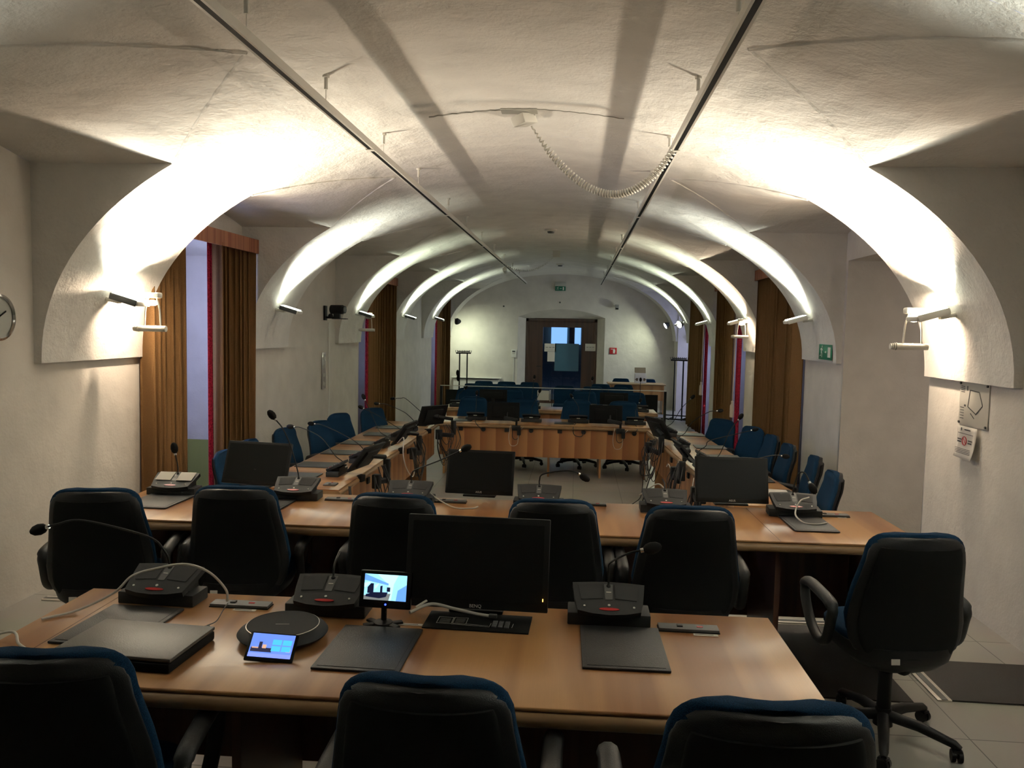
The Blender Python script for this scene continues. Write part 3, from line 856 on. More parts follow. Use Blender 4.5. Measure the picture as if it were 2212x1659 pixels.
t = empty('wall_camera', (1.04, Y_FAR - 0.10, 2.37), 0, 'small grey camera high on the end wall right of the door', 'camera')
G().box((0, 0.06, 0.0), (0.03, 0.08, 0.03)).build('bracket', M['grey2'], t)
G().box((0, -0.01, 0), (0.10, 0.08, 0.13), bev=0.01).build('housing', plain('pale_grey_case', (0.3, 0.3, 0.28), 0.5), t)
G().box((0, -0.055, -0.045), (0.07, 0.01, 0.035)).build('lens', M['blackm'], t)
for x, z, lab in ((-2.00, 2.34, 'tiny dark hook on the end wall, left one'), (-0.48, 2.47, 'tiny dark hook on the end wall above the door')):
    tag(G().sphere((x, Y_FAR - 0.01, z), 0.022).build('wall_hook', M['lamp_dark']), lab, 'hook')
# low white convectors under the thermostat
t = empty('radiator', (-2.70, Y_FAR - 0.10, ZL), 0, 'low white radiator cover against the end wall, left of the door', 'radiator')
g = G(); g.prism([(-0.62, 0.1), (0.62, 0.1), (0.62, -0.08), (-0.62, -0.08)], 0.08, 0.64)
g.build('casing', M['white'], t)
G().box((0, -0.01, 0.69), (1.36, 0.22, 0.02), bev=0.005).build('top_shelf', M['white'], t)
g = G()
for i in range(2): g.box((-0.5 + i * 1.0, 0, 0.04), (0.05, 0.1, 0.08))
g.build('foot', M['white'], t)

# ------------------------------------------------------------------ things on the side walls
t = empty('wall_clock', (XL + 0.02, 4.50, 1.79), R(90), 'round chrome rimmed clock cut off by the left edge of the picture', 'clock')
rm = Euler((R(90), 0, 0)).to_matrix().to_4x4()
G().lathe([(0.125, -0.02), (0.14, -0.015), (0.14, 0.02), (0.125, 0.026), (0.120, 0.015)], 40, mat=rm).build('rim', M['chrome'], t)
G().lathe([(0, 0.0), (0.125, 0.0), (0.125, 0.01), (0, 0.01)], 40, mat=rm).build('dial', plain('grey_dial', (0.35, 0.36, 0.33), 0.4), t)
G().box((0.03, -0.016, 0.02), (0.07, 0.003, 0.008), (0, R(-30), 0)).box((0, -0.016, -0.03), (0.006, 0.003, 0.08)).build('hands', M['blackm'], t)

t = empty('security_camera', (XL + 0.0, 10.75, 1.93), 0, 'black camera on a bracket on the left wall between two ribs', 'camera')
G().box((0.015, 0, 0.0), (0.03, 0.09, 0.20), bev=0.004).build('wall_plate', M['black'], t)
G().box((0.11, 0, -0.06), (0.18, 0.04, 0.03), bev=0.005).sphere((0.09, 0, -0.04), 0.035).build('bracket_arm', M['black'], t)
G().box((0.22, 0, -0.075), (0.20, 0.10, 0.012), bev=0.003).build('tray', M['black'], t)
g = G(); g.cyl((0.10, 0, 0.05), (0.27, -0.03, 0.05), 0.062); g.cyl((0.27, -0.03, 0.05), (0.30, -0.036, 0.05), 0.052)
g.box((0.18, 0, -0.035), (0.09, 0.06, 0.07), bev=0.01)
g.build('camera_body', M['black'], t)
G().cyl((0.300, -0.036, 0.05), (0.304, -0.037, 0.05), 0.035).build('lens', M['grey2'], t)
tag(G().box((XL + 0.012, 10.92, 0.75), (0.02, 0.022, 2.1)).build('cable_conduit', M['white']), 'thin white conduit down the left wall below the camera', 'conduit')
t = empty('plastic_sleeve', (XL + 0.012, 10.70, 1.14), 0, 'narrow clear plastic strip with leaflets hanging on the left wall', 'leaflet strip')
G().box((0, 0, 0), (0.006, 0.16, 0.50), bev=0.002).build('sleeve', plain('cloudy_plastic', (0.42, 0.39, 0.37), 0.2), t)
g = G()
for i in range(4): g.box((0.004, 0.0, -0.18 + i * 0.12), (0.002, 0.09, 0.05), (R(20 * (i % 3 - 1)), 0, 0))
g.build('leaflet', M['pgrey'], t)

t = empty('evacuation_plan', (XR - 0.006, 5.39, 1.355), R(-90), 'grey evacuation plan plate under the nearest right corbel', 'plan')
G().box((0, 0, 0), (0.38, 0.006, 0.29), bev=0.001).build('plate', plain('plan_plate', (0.50, 0.48, 0.43), 0.35), t)
g = G()
for a, b in (((-0.05, 0.09), (0.07, 0.085)), ((0.07, 0.085), (0.12, 0.0)), ((-0.05, 0.09), (-0.07, -0.02)), ((-0.07, -0.02), (0.04, -0.06)), ((0.04, -0.06), (0.12, 0.0)), ((-0.03, -0.06), (0.02, -0.09))):
    ax, az = a; bx_, bz = b
    L = math.hypot(bx_ - ax, bz - az); an = math.atan2(bz - az, bx_ - ax)
    g.box(((ax + bx_) / 2, -0.005, (az + bz) / 2), (L, 0.001, 0.006), (0, -an, 0))
for i in range(5): g.box((-0.145, -0.005, -0.03 - i * 0.018), (0.05, 0.001, 0.004))
for i in range(4): g.box((-0.145, -0.005, 0.11 - i * 0.012), (0.05, 0.001, 0.004))
g.box((-0.11, -0.005, -0.015), (0.02, 0.001, 0.012)); g.box((-0.085, -0.005, 0.10), (0.01, 0.001, 0.03))
g.build('print', M['print'], t)
g = G()
for sx in (-1, 1):
    for sz in (-1, 1): g.cyl((sx * 0.175, -0.004, sz * 0.13), (sx * 0.175, -0.012, sz * 0.13), 0.008, n=10)
g.build('screw', M['lamp_dark'], t)
t = empty('notice', (XR - 0.020, 5.42, 1.10), R(-90), 'white no smoking notice with red circle taped under the evacuation plan', 'notice')
g = G()
rows = []
for i in range(9):
    z = 0.105 - 0.21 * i / 8
    rows.append([(-0.13 + 0.26 * j / 8, -0.004 - 0.02 * max(0, (i - 3) / 5) ** 2 - 0.015 * (j / 8) * (i / 8), z) for j in range(9)])
o = g.grid(rows).build('sheet', M['paper'], t, recalc=False)
md = o.modifiers.new('thickness', 'SOLIDIFY'); md.thickness = 0.001
g = G()
for sx in (-1, 1):
    g.box((sx * 0.07 , -0.016, 0.018), (0.055, 0.001, 0.008)); g.box((sx * 0.07, -0.018, 0.002), (0.05, 0.001, 0.010))
for i in range(4): g.box((0.0, -0.028, -0.04 - i * 0.010), (0.2, 0.001, 0.003))
g.box((-0.06, -0.012, 0.085), (0.01, 0.001, 0.02)); g.box((0.02, -0.012, 0.085), (0.08, 0.001, 0.008)); g.box((0, -0.014, 0.058), (0.2, 0.001, 0.004))
g.build('print', M['print'], t)
g = G(); ring = [(0.028 * math.cos(a * math.pi / 10), -0.0185, 0.012 + 0.028 * math.sin(a * math.pi / 10)) for a in range(20)]
g.tube(ring, 0.003, 6, closed=True); g.tube([(-0.019, -0.0185, 0.031), (0.019, -0.0185, -0.007)], 0.0025, 6)
g.build('prohibition_ring', M['redsign'], t)
# olive painted strip low on the far jamb of the nearest left window niche
struct(G().box((XL - 0.40, 8.005, 0.12), (0.84, 0.012, 0.86)).build('trim_3', plain('olive_paint', (0.30, 0.33, 0.10), 0.7)))
# ------------------------------------------------------------------ tables
def slab(g, L, D, z, th=0.045, r=0.018, mi=0):
    """top with rounded long edges, local centre at origin, long axis X"""
    prof = []
    for a in range(0, 7): prof.append((D / 2 - r + r * math.sin(math.pi * a / 6), z - th / 2 + (th / 2) * math.cos(math.pi * a / 6)))
    for a in range(0, 7): prof.append((-D / 2 + r - r * math.sin(math.pi * a / 6), z - th / 2 - (th / 2) * math.cos(math.pi * a / 6)))
    n = len(prof)
    v = [(-L / 2, y, zz) for y, zz in prof] + [(L / 2, y, zz) for y, zz in prof]
    f = [tuple(range(n)), tuple(range(2 * n - 1, n - 1, -1))] + [(i, (i + 1) % n, n + (i + 1) % n, n + i) for i in range(n)]
    g.add(v, f, mi, True)
def table(name, cx, cy, rz, L, D, z0, label, cat='table', panel=None, legs=(), joints=(), sockets=False, panel_mat='wood', top='wood'):
    """z0 = floor height; panel = (side, ztop, zbot); legs = local x of leg boards"""
    t = empty(name, (cx, cy, z0), rz, label, cat, 'veneered conference tables')
    H = 0.74
    g = G(); slab(g, L, D, H, 0.012, 0.004)
    g.build('tabletop', M[top], t, sharp=60)
    g = G(); slab(g, L + 0.008, D + 0.03, H - 0.0125, 0.046, 0.022)
    g.build('edge_band', M['edge'], t, sharp=60)
    if panel:
        side, zt, zb = panel
        G().box((0, side * (D / 2 - 0.05), (zt + zb) / 2), (L - 0.10, 0.022, zt - zb)).build('modesty_panel', M['wood_panel' if panel_mat == 'wood' else panel_mat], t)
    for x in legs:
        g = G().box((x, 0.0 if not panel else panel[0] * 0.03, (H - 0.055) / 2), (0.028, D * 0.72, H - 0.055))
        g.build('leg', M['wood_dark' if panel_mat == 'wood_dark' else 'wood'], t)
    for x in joints:
        G().box((x, 0, H + 0.0003), (0.002, D, 0.0012)).build('seam', M['wood_dark'], t)
    return t

T1 = table('conference_table', -0.56, 2.545, R(0.8), 2.60, 0.80, 0.0, 'nearest conference table with the laptop and round conference hub', panel=(1, 0.62, 0.12), panel_mat='wood_dark', legs=(-1.18, -0.45, 0.25, 1.18), joints=(-1.15,))
T2 = table('conference_table', -0.42, 4.42, R(1.5), 4.42, 0.76, 0.0, 'second conference table across the room behind the row of black chairs', panel=(1, 0.60, 0.10), panel_mat='wood_dark', legs=(-2.05, -1.0, 0.0, 1.5, 2.08), joints=(1.47, -0.6))
TL = table('conference_table', -2.275, 8.62, R(90), 4.66, 0.74, ZL, 'long left conference table running down the room', panel=(-1, 0.70, 0.30), legs=(-2.2, -0.9, 0.5, 1.9), top='wood')
TR = table('conference_table', 1.45, 8.55, R(93.6), 4.50, 0.66, ZL, 'long right conference table running down the room', panel=(1, 0.70, 0.30), legs=(-2.1, -0.8, 0.6, 1.9), top='wood')
TF = table('conference_table', -0.44, 11.42, R(0.8), 3.02, 0.80, ZL, 'cross table closing the far end of the table ring', panel=(-1, 0.70, 0.28), legs=(-1.40, 0.08, 0.80, 1.42))
TB = table('conference_table', -0.42, 13.30, R(0.6), 3.50, 0.66, ZL, 'rearmost cross table in front of the black railing', panel=(-1, 0.70, 0.25), legs=(-1.6, 0.0, 1.6))
# sockets and cable grommets on the inner panels
for x in (-1.16, -0.51, 0.23, 0.93):
    o = G().box((x, -0.375, 0.655), (0.062, 0.02, 0.055), bev=0.008).build('socket', M['black'], TF)
for x in (-0.84, -0.17, 0.56, 1.26):
    o = G().cyl((x, -0.36, 0.655), (x, -0.385, 0.655), 0.032).build('cable_grommet', M['black'], TF)
for x in (-2.2, -1.3, -0.45, 0.5, 1.3):
    G().box((x, -0.345, 0.62), (0.08, 0.02, 0.06), bev=0.008).build('socket', M['black'], TL)
    G().box((x + 0.1, 0.305, 0.62), (0.08, 0.02, 0.06), bev=0.008).build('socket', M['black'], TR)

# ------------------------------------------------------------------ office chair
def ring(z, yc, hw, ht, n=28, e=3.2, bow=0.0, x0=0.0):
    out = []
    for i in range(n):
        a = 2 * math.pi * i / n
        c, s = math.cos(a), math.sin(a)
        x = hw * math.copysign(abs(c) ** (2 / e), c); y = ht * math.copysign(abs(s) ** (2 / 2.4), s)
        out.append((x0 + x, yc + y + bow * (x / max(hw, 1e-6)) ** 2 * 0.05, z))
    return out
def back_curve(v):     # v 0 bottom .. 1 top  -> y of shell centre
    return -0.205 + 0.035 * math.sin(math.pi * min(1, v * 1.3)) - 0.05 * v
def back_w(v):
    pts = [(0.0, 0.130), (0.03, 0.175), (0.08, 0.215), (0.16, 0.243), (0.28, 0.256), (0.5, 0.240), (0.75, 0.216), (0.88, 0.205), (0.94, 0.190), (0.975, 0.168), (0.992, 0.135), (1.0, 0.09)]
    for (a, wa), (b, wb) in zip(pts[:-1], pts[1:]):
        if v <= b: return wa + (wb - wa) * (v - a) / (b - a)
    return pts[-1][1]
VSMP = [0, 0.02, 0.05, 0.1, 0.18, 0.3, 0.42, 0.55, 0.68, 0.8, 0.88, 0.93, 0.96, 0.98, 0.992, 1.0]
def make_chair():
    t = empty('office_chair', (0, 0, 0), 0, 'x', 'chair')
    z0, z1 = 0.415, 0.97
    rings = []
    for v in VSMP:
        e = 1.0 if 0.05 < v < 0.95 else 0.75
        rings.append(ring(z0 + (z1 - z0) * v, back_curve(v), back_w(v), 0.020 * e, bow=1.0))
    G().loft(rings).build('back_shell', M['shell'], t, sharp=70)
    # a raised rib that frames the shell
    rings = []
    for v in VSMP:
        vv = 0.06 + 0.86 * v
        rings.append(ring(z0 + (z1 - z0) * vv, back_curve(vv) - 0.016, back_w(vv) * 0.86, 0.013, bow=0.70))
    G().loft(rings).build('back_panel', M['blackm'], t, sharp=70)
    rings = []
    for v in VSMP:
        e = 1.0 if 0.05 < v < 0.95 else 0.6
        rings.append(ring(z0 + 0.04 + (z1 + 0.010 - z0 - 0.04) * v, back_curve(v) + 0.036, back_w(v) * 1.0 + 0.004, 0.036 * e, bow=0.6))
    G().loft(rings).build('back_cushion', M['blue'], t, sharp=70)
    G().box((0, back_curve(0.28) + 0.058, 0.60), (0.36, 0.02, 0.012), bev=0.005).build('lumbar_seam', M['blue'], t)
    # seat
    def seat(zc, th, grow, mat, name, zt):
        rs = []
        for i, zz in enumerate((-1, -0.75, -0.2, 0.4, 0.8, 1)):
            k = (0.84, 0.94, 1.0, 1.0, 0.95, 0.84)[i]
            r = []
            for j in range(32):
                a = 2 * math.pi * j / 32
                c, s = math.cos(a), math.sin(a)
                r.append(((0.235 + grow) * k * math.copysign(abs(c) ** 0.62, c), 0.035 + (0.215 + grow) * k * math.copysign(abs(s) ** 0.62, s), zc + th * zz))
            rs.append(r)
        G().loft(rs).build(name, mat, t, sharp=70)
    seat(0.485, 0.035, 0.0, M['blue'], 'seat_cushion', 0)
    rs = []
    for z, k, yo in ((0.345, 0.30, -0.05), (0.355, 0.48, -0.05), (0.385, 0.80, -0.03), (0.42, 1.0, -0.015), (0.46, 1.06, -0.01), (0.485, 1.05, -0.01)):
        r = []
        for j in range(32):
            a = 2 * math.pi * j / 32
            c, s = math.cos(a), math.sin(a)
            r.append((0.225 * k * math.copysign(abs(c) ** 0.7, c), 0.012 + yo + 0.218 * k * math.copysign(abs(s) ** 0.7, s), z))
        rs.append(r)
    G().loft(rs).build('seat_pan', M['shell'], t, sharp=70)
    G().tube(spline([(0, -0.02, 0.37), (0, -0.12, 0.365), (0, -0.17, 0.39), (0, -0.19, 0.48)], 6), 0.022, 12).build('back_bracket', M['shell'], t)
    # armrests: closed loops
    for s in (-1, 1):
        x = s * 0.292
        lp = [(x, -0.135, 0.57), (x, -0.145, 0.61), (x, -0.11, 0.636), (x, 0.02, 0.65), (x, 0.115, 0.652), (x, 0.155, 0.63), (x, 0.15, 0.57), (x, 0.10, 0.50), (x, 0.04, 0.455), (x - s * 0.03, -0.04, 0.435), (x, -0.10, 0.47)]
        P2 = [Vector(p) for p in lp]; n = len(P2); out = []
        for i in range(n):
            p0, p1, p2, p3 = P2[i - 1], P2[i], P2[(i + 1) % n], P2[(i + 2) % n]
            for k in range(4):
                q = k / 4
                out.append(0.5 * ((2 * p1) + (p2 - p0) * q + (2 * p0 - 5 * p1 + 4 * p2 - p3) * q * q + (-p0 + 3 * p1 - 3 * p2 + p3) * q ** 3))
        rr = []
        for p in out: rr.append(0.019 + 0.004 * (p.z > 0.62))
        g = G(); g.tube([(0, p.y + 0.055, p.z) for p in out], rr, 10, closed=True)
        g.v = [(x + vx * 1.25, vy, vz) for vx, vy, vz in g.v]
        g.build('armrest', M['armp'], t, sharp=70)
    # gas column and star base
    g = G(); g.cyl((0, 0, 0.09), (0, 0, 0.30), 0.030); g.cyl((0, 0, 0.28), (0, 0, 0.36), 0.022)
    g.build('gas_column', M['shell'], t)
    g = G(); g.cyl((0, 0, 0.06), (0, 0, 0.14), 0.042, 0.034)
    for i in range(5):
        a = 2 * math.pi * i / 5 + 0.5
        c, s = math.cos(a), math.sin(a)
        g.tube([(c * 0.02, s * 0.02, 0.105), (c * 0.15, s * 0.15, 0.10), (c * 0.29, s * 0.29, 0.072), (c * 0.315, s * 0.315, 0.06)], [0.026, 0.024, 0.019, 0.012], 8)
    sb = g.build('star_base', M['shell'], t, sharp=50)
    cg = G()
    cg.cyl((-0.022, 0, 0), (-0.006, 0, 0), 0.026, n=18); cg.cyl((0.006, 0, 0), (0.022, 0, 0), 0.026, n=18)
    cg.cyl((-0.006, 0, 0), (0.006, 0, 0), 0.012, n=10); cg.cyl((0, 0.006, 0.01), (0, 0.006, 0.038), 0.008, n=8)
    cg.box((0, 0.0, 0.022), (0.04, 0.04, 0.014), bev=0.006)
    c0 = cg.build('caster', M['shell'], sb)
    for i in range(5):
        a = 2 * math.pi * i / 5 + 0.5
        c = c0 if i == 0 else c0.copy()
        if i: COL.objects.link(c); c.parent = sb
        c.location = (math.cos(a) * 0.30, math.sin(a) * 0.30, 0.0262); c.rotation_euler = (0, 0, a + 0.9 * i)
    return t
chair = make_chair()
sticker_me = G().box((-0.09, 0, 0), (0.036, 0.002, 0.024)).build('inventory_label', M['paper'], chair, loc=(0, -0.2515, 0.450), rot=(R(-6), 0, 0))
sticker_me['label'] = 'white inventory sticker'
chair_used = [False]
def put_chair(x, y, rz, label, group, z=0.0):
    if not chair_used[0]:
        c = chair; chair_used[0] = True
        c.location = (x, y, z); c.rotation_euler = (0, 0, R(rz)); c['label'] = label; c['group'] = group
    else:
        c = copy_tree(chair, None, (x, y, z), R(rz), label, group)
    return c
# chair origin = column; the back stands about 0.22 m behind it
g1 = 'chairs at the nearest table'
put_chair(-1.32, 2.02, 8, 'blue and black office chair cut off by the lower left corner', g1)
put_chair(-0.33, 1.99, -1, 'blue and black office chair in the middle of the bottom edge', g1, 0.0)
put_chair(0.405, 1.79, 2, 'largest blue and black office chair, at the lower right', g1, 0.08)
g2 = 'chairs seen from behind at the second table'
put_chair(-2.34, 3.82, 12, 'black backed office chair farthest left at the second table, turned aside', g2)
put_chair(-1.70, 4.00, 6, 'black backed office chair right of the left blotter with papers console', g2, 0.0)
put_chair(-0.86, 3.96, -3, 'black backed office chair half hidden by the large monitor on its left side', g2)
put_chair(-0.10, 3.97, 2, 'black backed office chair right behind the large monitor', g2)
put_chair(0.545, 3.94, 2, 'black backed office chair between the large monitor and the lone right chair', g2)
put_chair(1.41, 3.58, 6, 'lone black backed office chair with full star base visible at the right', g2)
g3 = 'blue chairs along the left wall'
for i, (x, y, a, lab) in enumerate(((-2.80, 6.60, -92, 'blue office chair behind the left second-table monitor, only its top showing'),
                     (-2.86, 7.26, -86, 'blue office chair against the left curtain, second from the platform'),
                     (-2.86, 8.10, -100, 'blue office chair with visible armrest, third along the left wall'),
                     (-2.72, 8.78, -104, 'blue office chair overlapping its neighbour, fourth along the left wall'),
                     (-2.74, 9.55, -112, 'blue office chair in front of the white conduit, fifth along the left wall'),
                     (-2.52, 10.26, -120, 'farthest blue office chair of the left side, before the second left curtain'))):
    put_chair(x, y, a, lab, g3, ZL)
g4 = 'blue chairs along the right wall'
for i, (x, y, a, lab) in enumerate(((1.90, 6.60, 84, 'blue office chair nearest the camera on the right side of the ring'),
                     (1.98, 7.40, 82, 'blue office chair second from the camera on the right side'),
                     (1.94, 8.13, 88, 'blue office chair third from the camera on the right side'),
                     (1.94, 8.80, 92, 'blue office chair fourth from the camera, before the wide right curtain'),
                     (1.92, 9.46, 112, 'blue office chair fifth from the camera on the right side'),
                     (1.72, 10.16, 126, 'farthest blue office chair on the right side, before the tasselled cord'))):
    put_chair(x, y, a, lab, g4, ZL)
g5 = 'blue chairs behind the far cross table'
for x, lab in ((-1.55, 'blue chair behind the far cross table, leftmost of four'), (-0.78, 'blue chair behind the far cross table, right of the left monitor'),
               (0.03, 'blue chair behind the far cross table, left of the right monitor'), (0.72, 'blue chair behind the far cross table, rightmost of four')):
    put_chair(x, 11.88, 180, lab, g5, ZL + 0.03)
g6 = 'blue chairs behind the rearmost table'
for x, lab in ((-1.92, 'blue chair behind the rearmost table, leftmost'), (-1.15, 'blue chair behind the rearmost table, beside the left screen'),
               (0.15, 'blue chair behind the rearmost table, left of the right screen'), (1.02, 'blue chair behind the rearmost table, rightmost')):
    put_chair(x, 14.02, 180, lab, g6, ZL)

# ------------------------------------------------------------------ audience chairs behind the railing
def make_aud():
    t = empty('audience_chair', (0, 0, 0), 0, 'x', 'chair')
    rings = [ring(0.47 + 0.38 * v, 0.20 + 0.05 * v, 0.225 * (0.92 + 0.1 * math.sin(math.pi * v)) * (1 if v < 0.9 else (0.93 if v < 1 else 0.75)), 0.028, e=4) for v in (0, 0.1, 0.3, 0.6, 0.8, 0.9, 0.96, 1.0)]
    G().loft(rings).build('backrest', M['blue'], t, sharp=70)
    G().box((0, 0.0, 0.45), (0.46, 0.42, 0.05), bev=0.02).build('seat', M['blue'], t)
    for s in (-1, 1):
        G().tube(spline([(s * 0.21, -0.19, 0.01), (s * 0.21, -0.18, 0.42), (s * 0.21, 0.0, 0.42), (s * 0.21, 0.17, 0.42), (s * 0.21, 0.23, 0.01)], 5), 0.011, 8).build('leg', M['black'], t)
    return t
aud = make_aud(); first = True
rows = [(17.7, -0.27, [(-2.08, 'first from the left'), (-1.56, 'second from the left'), (-1.04, 'third from the left'), (0.56, 'first right of the door'), (1.06, 'second right of the door')], 'rear row'),
        (16.85, -0.30, [(-2.20, 'leftmost'), (-1.68, 'second'), (-1.14, 'left of the hanging paper'), (-0.24, 'right of the hanging paper'), (0.36, 'fifth'), (0.92, 'rightmost')], 'front row')]
for y, dz, xs, rn in rows:
    for x, lab in xs:
        L_ = 'blue audience chair behind the railing, %s, %s' % (rn, lab)
        if first:
            aud.location = (x, y, -0.3); aud['label'] = L_; aud['group'] = 'audience chairs'; first = False; c = aud
        else: c = copy_tree(aud, None, (x, y, -0.3), 0, L_, 'audience chairs')
        if rn == 'rear row': c.scale = (1, 1, 1.0)
# ------------------------------------------------------------------ railing
t = empty('railing', (-0.48, 16.35, ZL), R(0.4), 'black railing with thin light top rail across the hall, before the audience chairs', 'railing')
G().box((0, 0, 0.85), (4.64, 0.03, 0.014)).build('top_rail', M['alu'], t)
for x in (-2.30, 2.30):
    G().box((x, 0, 0.42), (0.05, 0.05, 0.84)).build('post', M['black'], t)
for x in (-1.15, 0.0, 1.15):
    G().box((x, 0, 0.42), (0.014, 0.014, 0.84)).build('post', M['black'], t)
G().box((0, 0, 0.30), (4.6, 0.014, 0.014)).build('middle_rail', M['black'], t)
for x in (-2.07, 2.02):
    G().box((x, -0.02, 0.56), (0.26, 0.015, 0.42)).build('end_panel', M['blackm'], t)
wallpaper_sheet('paper_sheet', -0.66, 0.40, 0.24, 0.20, 'pale sheet of paper hanging from the middle of the railing', 'paper', 16.31, lines=False)
G().box((0.14, 0, 0), (0.02, 0.006, 0.23)).build('clip_edge', M['alu'], bpy.data.objects['paper_sheet.002'])

# desk with box at the far right
t = empty('wooden_desk', (1.50, 20.15, ZL), R(1), 'small wooden desk in the far right corner of the hall', 'desk')
g = G(); slab(g, 1.42, 0.62, 0.745, 0.03, 0.01); g.build('desktop', M['edge'], t)
G().box((0, -0.26, 0.53), (1.34, 0.02, 0.38)).build('front_panel', M['wood'], t)
for x in (-0.66, 0.66): G().box((x, 0, 0.36), (0.025, 0.56, 0.71)).build('side_panel', M['wood'], t)
t = empty('cardboard_box', (1.62, 20.28, ZL + 0.746), 0, 'open cardboard box standing on the wooden desk', 'box')
g = G()
for s in (-1, 1): g.box((s * 0.14, 0, 0.12), (0.006, 0.2, 0.24)); g.box((0, s * 0.1, 0.12), (0.28, 0.006, 0.24))
g.box((0, 0, 0.004), (0.28, 0.2, 0.006))
g.build('carton', M['white'], t)
G().box((0, 0.15, 0.31), (0.28, 0.006, 0.16), (R(-35), 0, 0)).build('flap', M['card'], t)
g = G()
for s in (-1, 1): g.box((s * 0.09, -0.105, 0.09), (0.05, 0.002, 0.07)); g.box((s * 0.115, -0.105, 0.09), (0.05, 0.002, 0.02))
g.build('print', M['card'], t)
for x, lab in ((1.16, 'dark blue chair back just above the wooden desk, left'), (1.83, 'dark blue chair back just above the wooden desk, right')):
    copy_tree(aud, None, (x, 20.95, ZL - 0.03), R(180), lab, 'chairs behind the wooden desk')

# coat racks
def coat_rack(x, y, rz, label, coat=False):
    t = empty('coat_rack', (x, y, ZL), rz, label, 'coat rack', 'black coat racks')
    g = G()
    for s in (-1, 1):
        g.box((s * 0.10, 0, 0.72), (0.028, 0.028, 1.36))
    g.build('upright', M['black'], t)
    g = G()
    for s in (-1, 1): g.box((s * 0.15, 0, 0.05), (0.03, 0.5, 0.03))
    g.box((0, 0, 0.12), (0.62, 0.025, 0.025)); g.box((0, -0.16, 0.05), (0.66, 0.03, 0.03))
    g.build('base_frame', M['black'], t)
    for s in (-1, 1):
        G().sphere((s * 0.32, -0.16, 0.028), 0.028).build('caster', M['black'], t)
    g = G(); g.box((0, 0, 1.40), (0.38, 0.06, 0.03)); g.box((0, 0, 1.44), (0.30, 0.10, 0.02))
    g.build('head_bar', M['black'], t)
    g = G()
    for i in range(9):
        for s in (-1, 1):
            xx = -0.18 + 0.045 * i
            g.tube([(xx, 0, 1.41), (xx, s * 0.07, 1.42), (xx, s * 0.09, 1.47)], 0.007, 6)
    g.build('hook_row', M['grey2'], t)
    return t
coat_rack(-2.85, 20.0, R(25), 'black coat rack standing before the far left corner')
tag(G().sphere((0, 0, 0), 0.05, (0.8, 0.8, 1.6)).sphere((0.02, 0, -0.13), 0.05, (0.9, 0.8, 1.7)).build('umbrella_bag', M['blackm'], loc=(-2.98, 19.92, 0.60)), 'small black bag hanging on the left coat rack', 'bag')
coat_rack(2.36, 18.6, R(-20), 'black wheeled coat rack standing by the bright far right passage')

# floor mats and metal strips
tag(G().box((0, 0, 0.004), (0.86, 0.98, 0.008)).build('rubber_mat', M['mat'], loc=(1.26, 4.42, 0)), 'dark rubber mat under the right end of the second table', 'mat', 'dark floor mats')
tag(G().box((0, 0, 0.004), (0.66, 0.49, 0.008)).build('rubber_mat', M['mat'], loc=(2.22, 4.22, 0)), 'dark rubber mat by the right wall, right of the lone chair', 'mat', 'dark floor mats')
def strip(x, y, L, rz, label):
    t = empty('floor_strip', (x, y, 0), rz, label, 'floor strip', 'aluminium floor strips')
    G().box((0, 0, 0.004), (0.07, L, 0.008), bev=0.002).build('profile', M['alu'], t)
    G().box((0, 0, 0.0085), (0.03, L, 0.002)).build('groove', M['grey2'], t)
strip(1.855, 4.22, 0.50, 0, 'light aluminium strip along the left edge of the right rubber mat')
strip(1.36, 4.98, 0.80, R(90), 'light aluminium strip on the floor behind the second table')
strip(-3.05, 4.74, 0.60, R(92), 'thin metal strip on the floor by the left wall')
# ------------------------------------------------------------------ conference microphones
def mic_parts(t):
    b = G()
    b.box((0, 0.0, 0.0225), (0.295, 0.115, 0.045), bev=0.005)
    b.build('cradle', M['grey'], t)
    # tilted console: outline of a shallow trapezoid with bowed front
    out = [(-0.132, 0.075), (-0.06, 0.082), (0.0, 0.084), (0.06, 0.082), (0.132, 0.075), (0.124, 0.0), (0.112, -0.066), (0.06, -0.080), (0.0, -0.085), (-0.06, -0.080), (-0.112, -0.066), (-0.124, 0.0)]
    mt = Matrix.Translation((0, -0.005, 0.078)) @ Euler((R(24), 0, 0)).to_matrix().to_4x4()
    G().prism(out, -0.012, 0.010, mat=mt).build('console', M['grey'], t)
    G().box((0, 0.02, 0.058), (0.22, 0.07, 0.03)).build('console_foot', M['black'], t)
    g = G()
    for s in (-1, 1):
        g = G(); g.prism([(s * 0.022, 0.068), (s * 0.112, 0.062), (s * 0.100, -0.012), (s * 0.022, -0.004)], 0.0095, 0.0118, mat=mt)
        g.build('speaker_grille', M['grille'], t)
    g = G(); n = 20
    g.prism([(0.036 * math.cos(2 * math.pi * i / n), -0.058 + 0.0065 * math.sin(2 * math.pi * i / n)) for i in range(n)], 0.0095, 0.0125, mat=mt)
    g.build('red_lens', M['red'], t)
    g = G(); g.prism([(-0.016, 0.07), (0.016, 0.07), (0.013, -0.01), (-0.013, -0.01)], 0.0095, 0.0112, mat=mt)
    g.build('centre_strip', M['grey2'], t)
    for x, y, r in ((0, -0.038, 0.005), (-0.088, -0.045, 0.004), (0.088, -0.045, 0.004)):
        G().cyl(mt @ Vector((x, y, 0.0095)), mt @ Vector((x, y, 0.0125)), r, n=12).build('button', M['plastic_w'], t)
    g = G(); g.box((0, 0.028, 0.0118), (0.018, 0.004, 0.001)); g.v = [tuple(mt @ Vector(p)) for p in g.v]
    g.build('small_print', M['paper'], t)
    G().box((0, 0.083, 0.072), (0.05, 0.004, 0.01), (R(24), 0, 0)).build('rear_badge', M['plastic_w'], t)
mic0 = empty('conference_microphone', (0, 0, 0), 0, 'x', 'microphone')
mic_parts(mic0)
MIC_PARTS = list(mic0.children)
mic_used = [False]
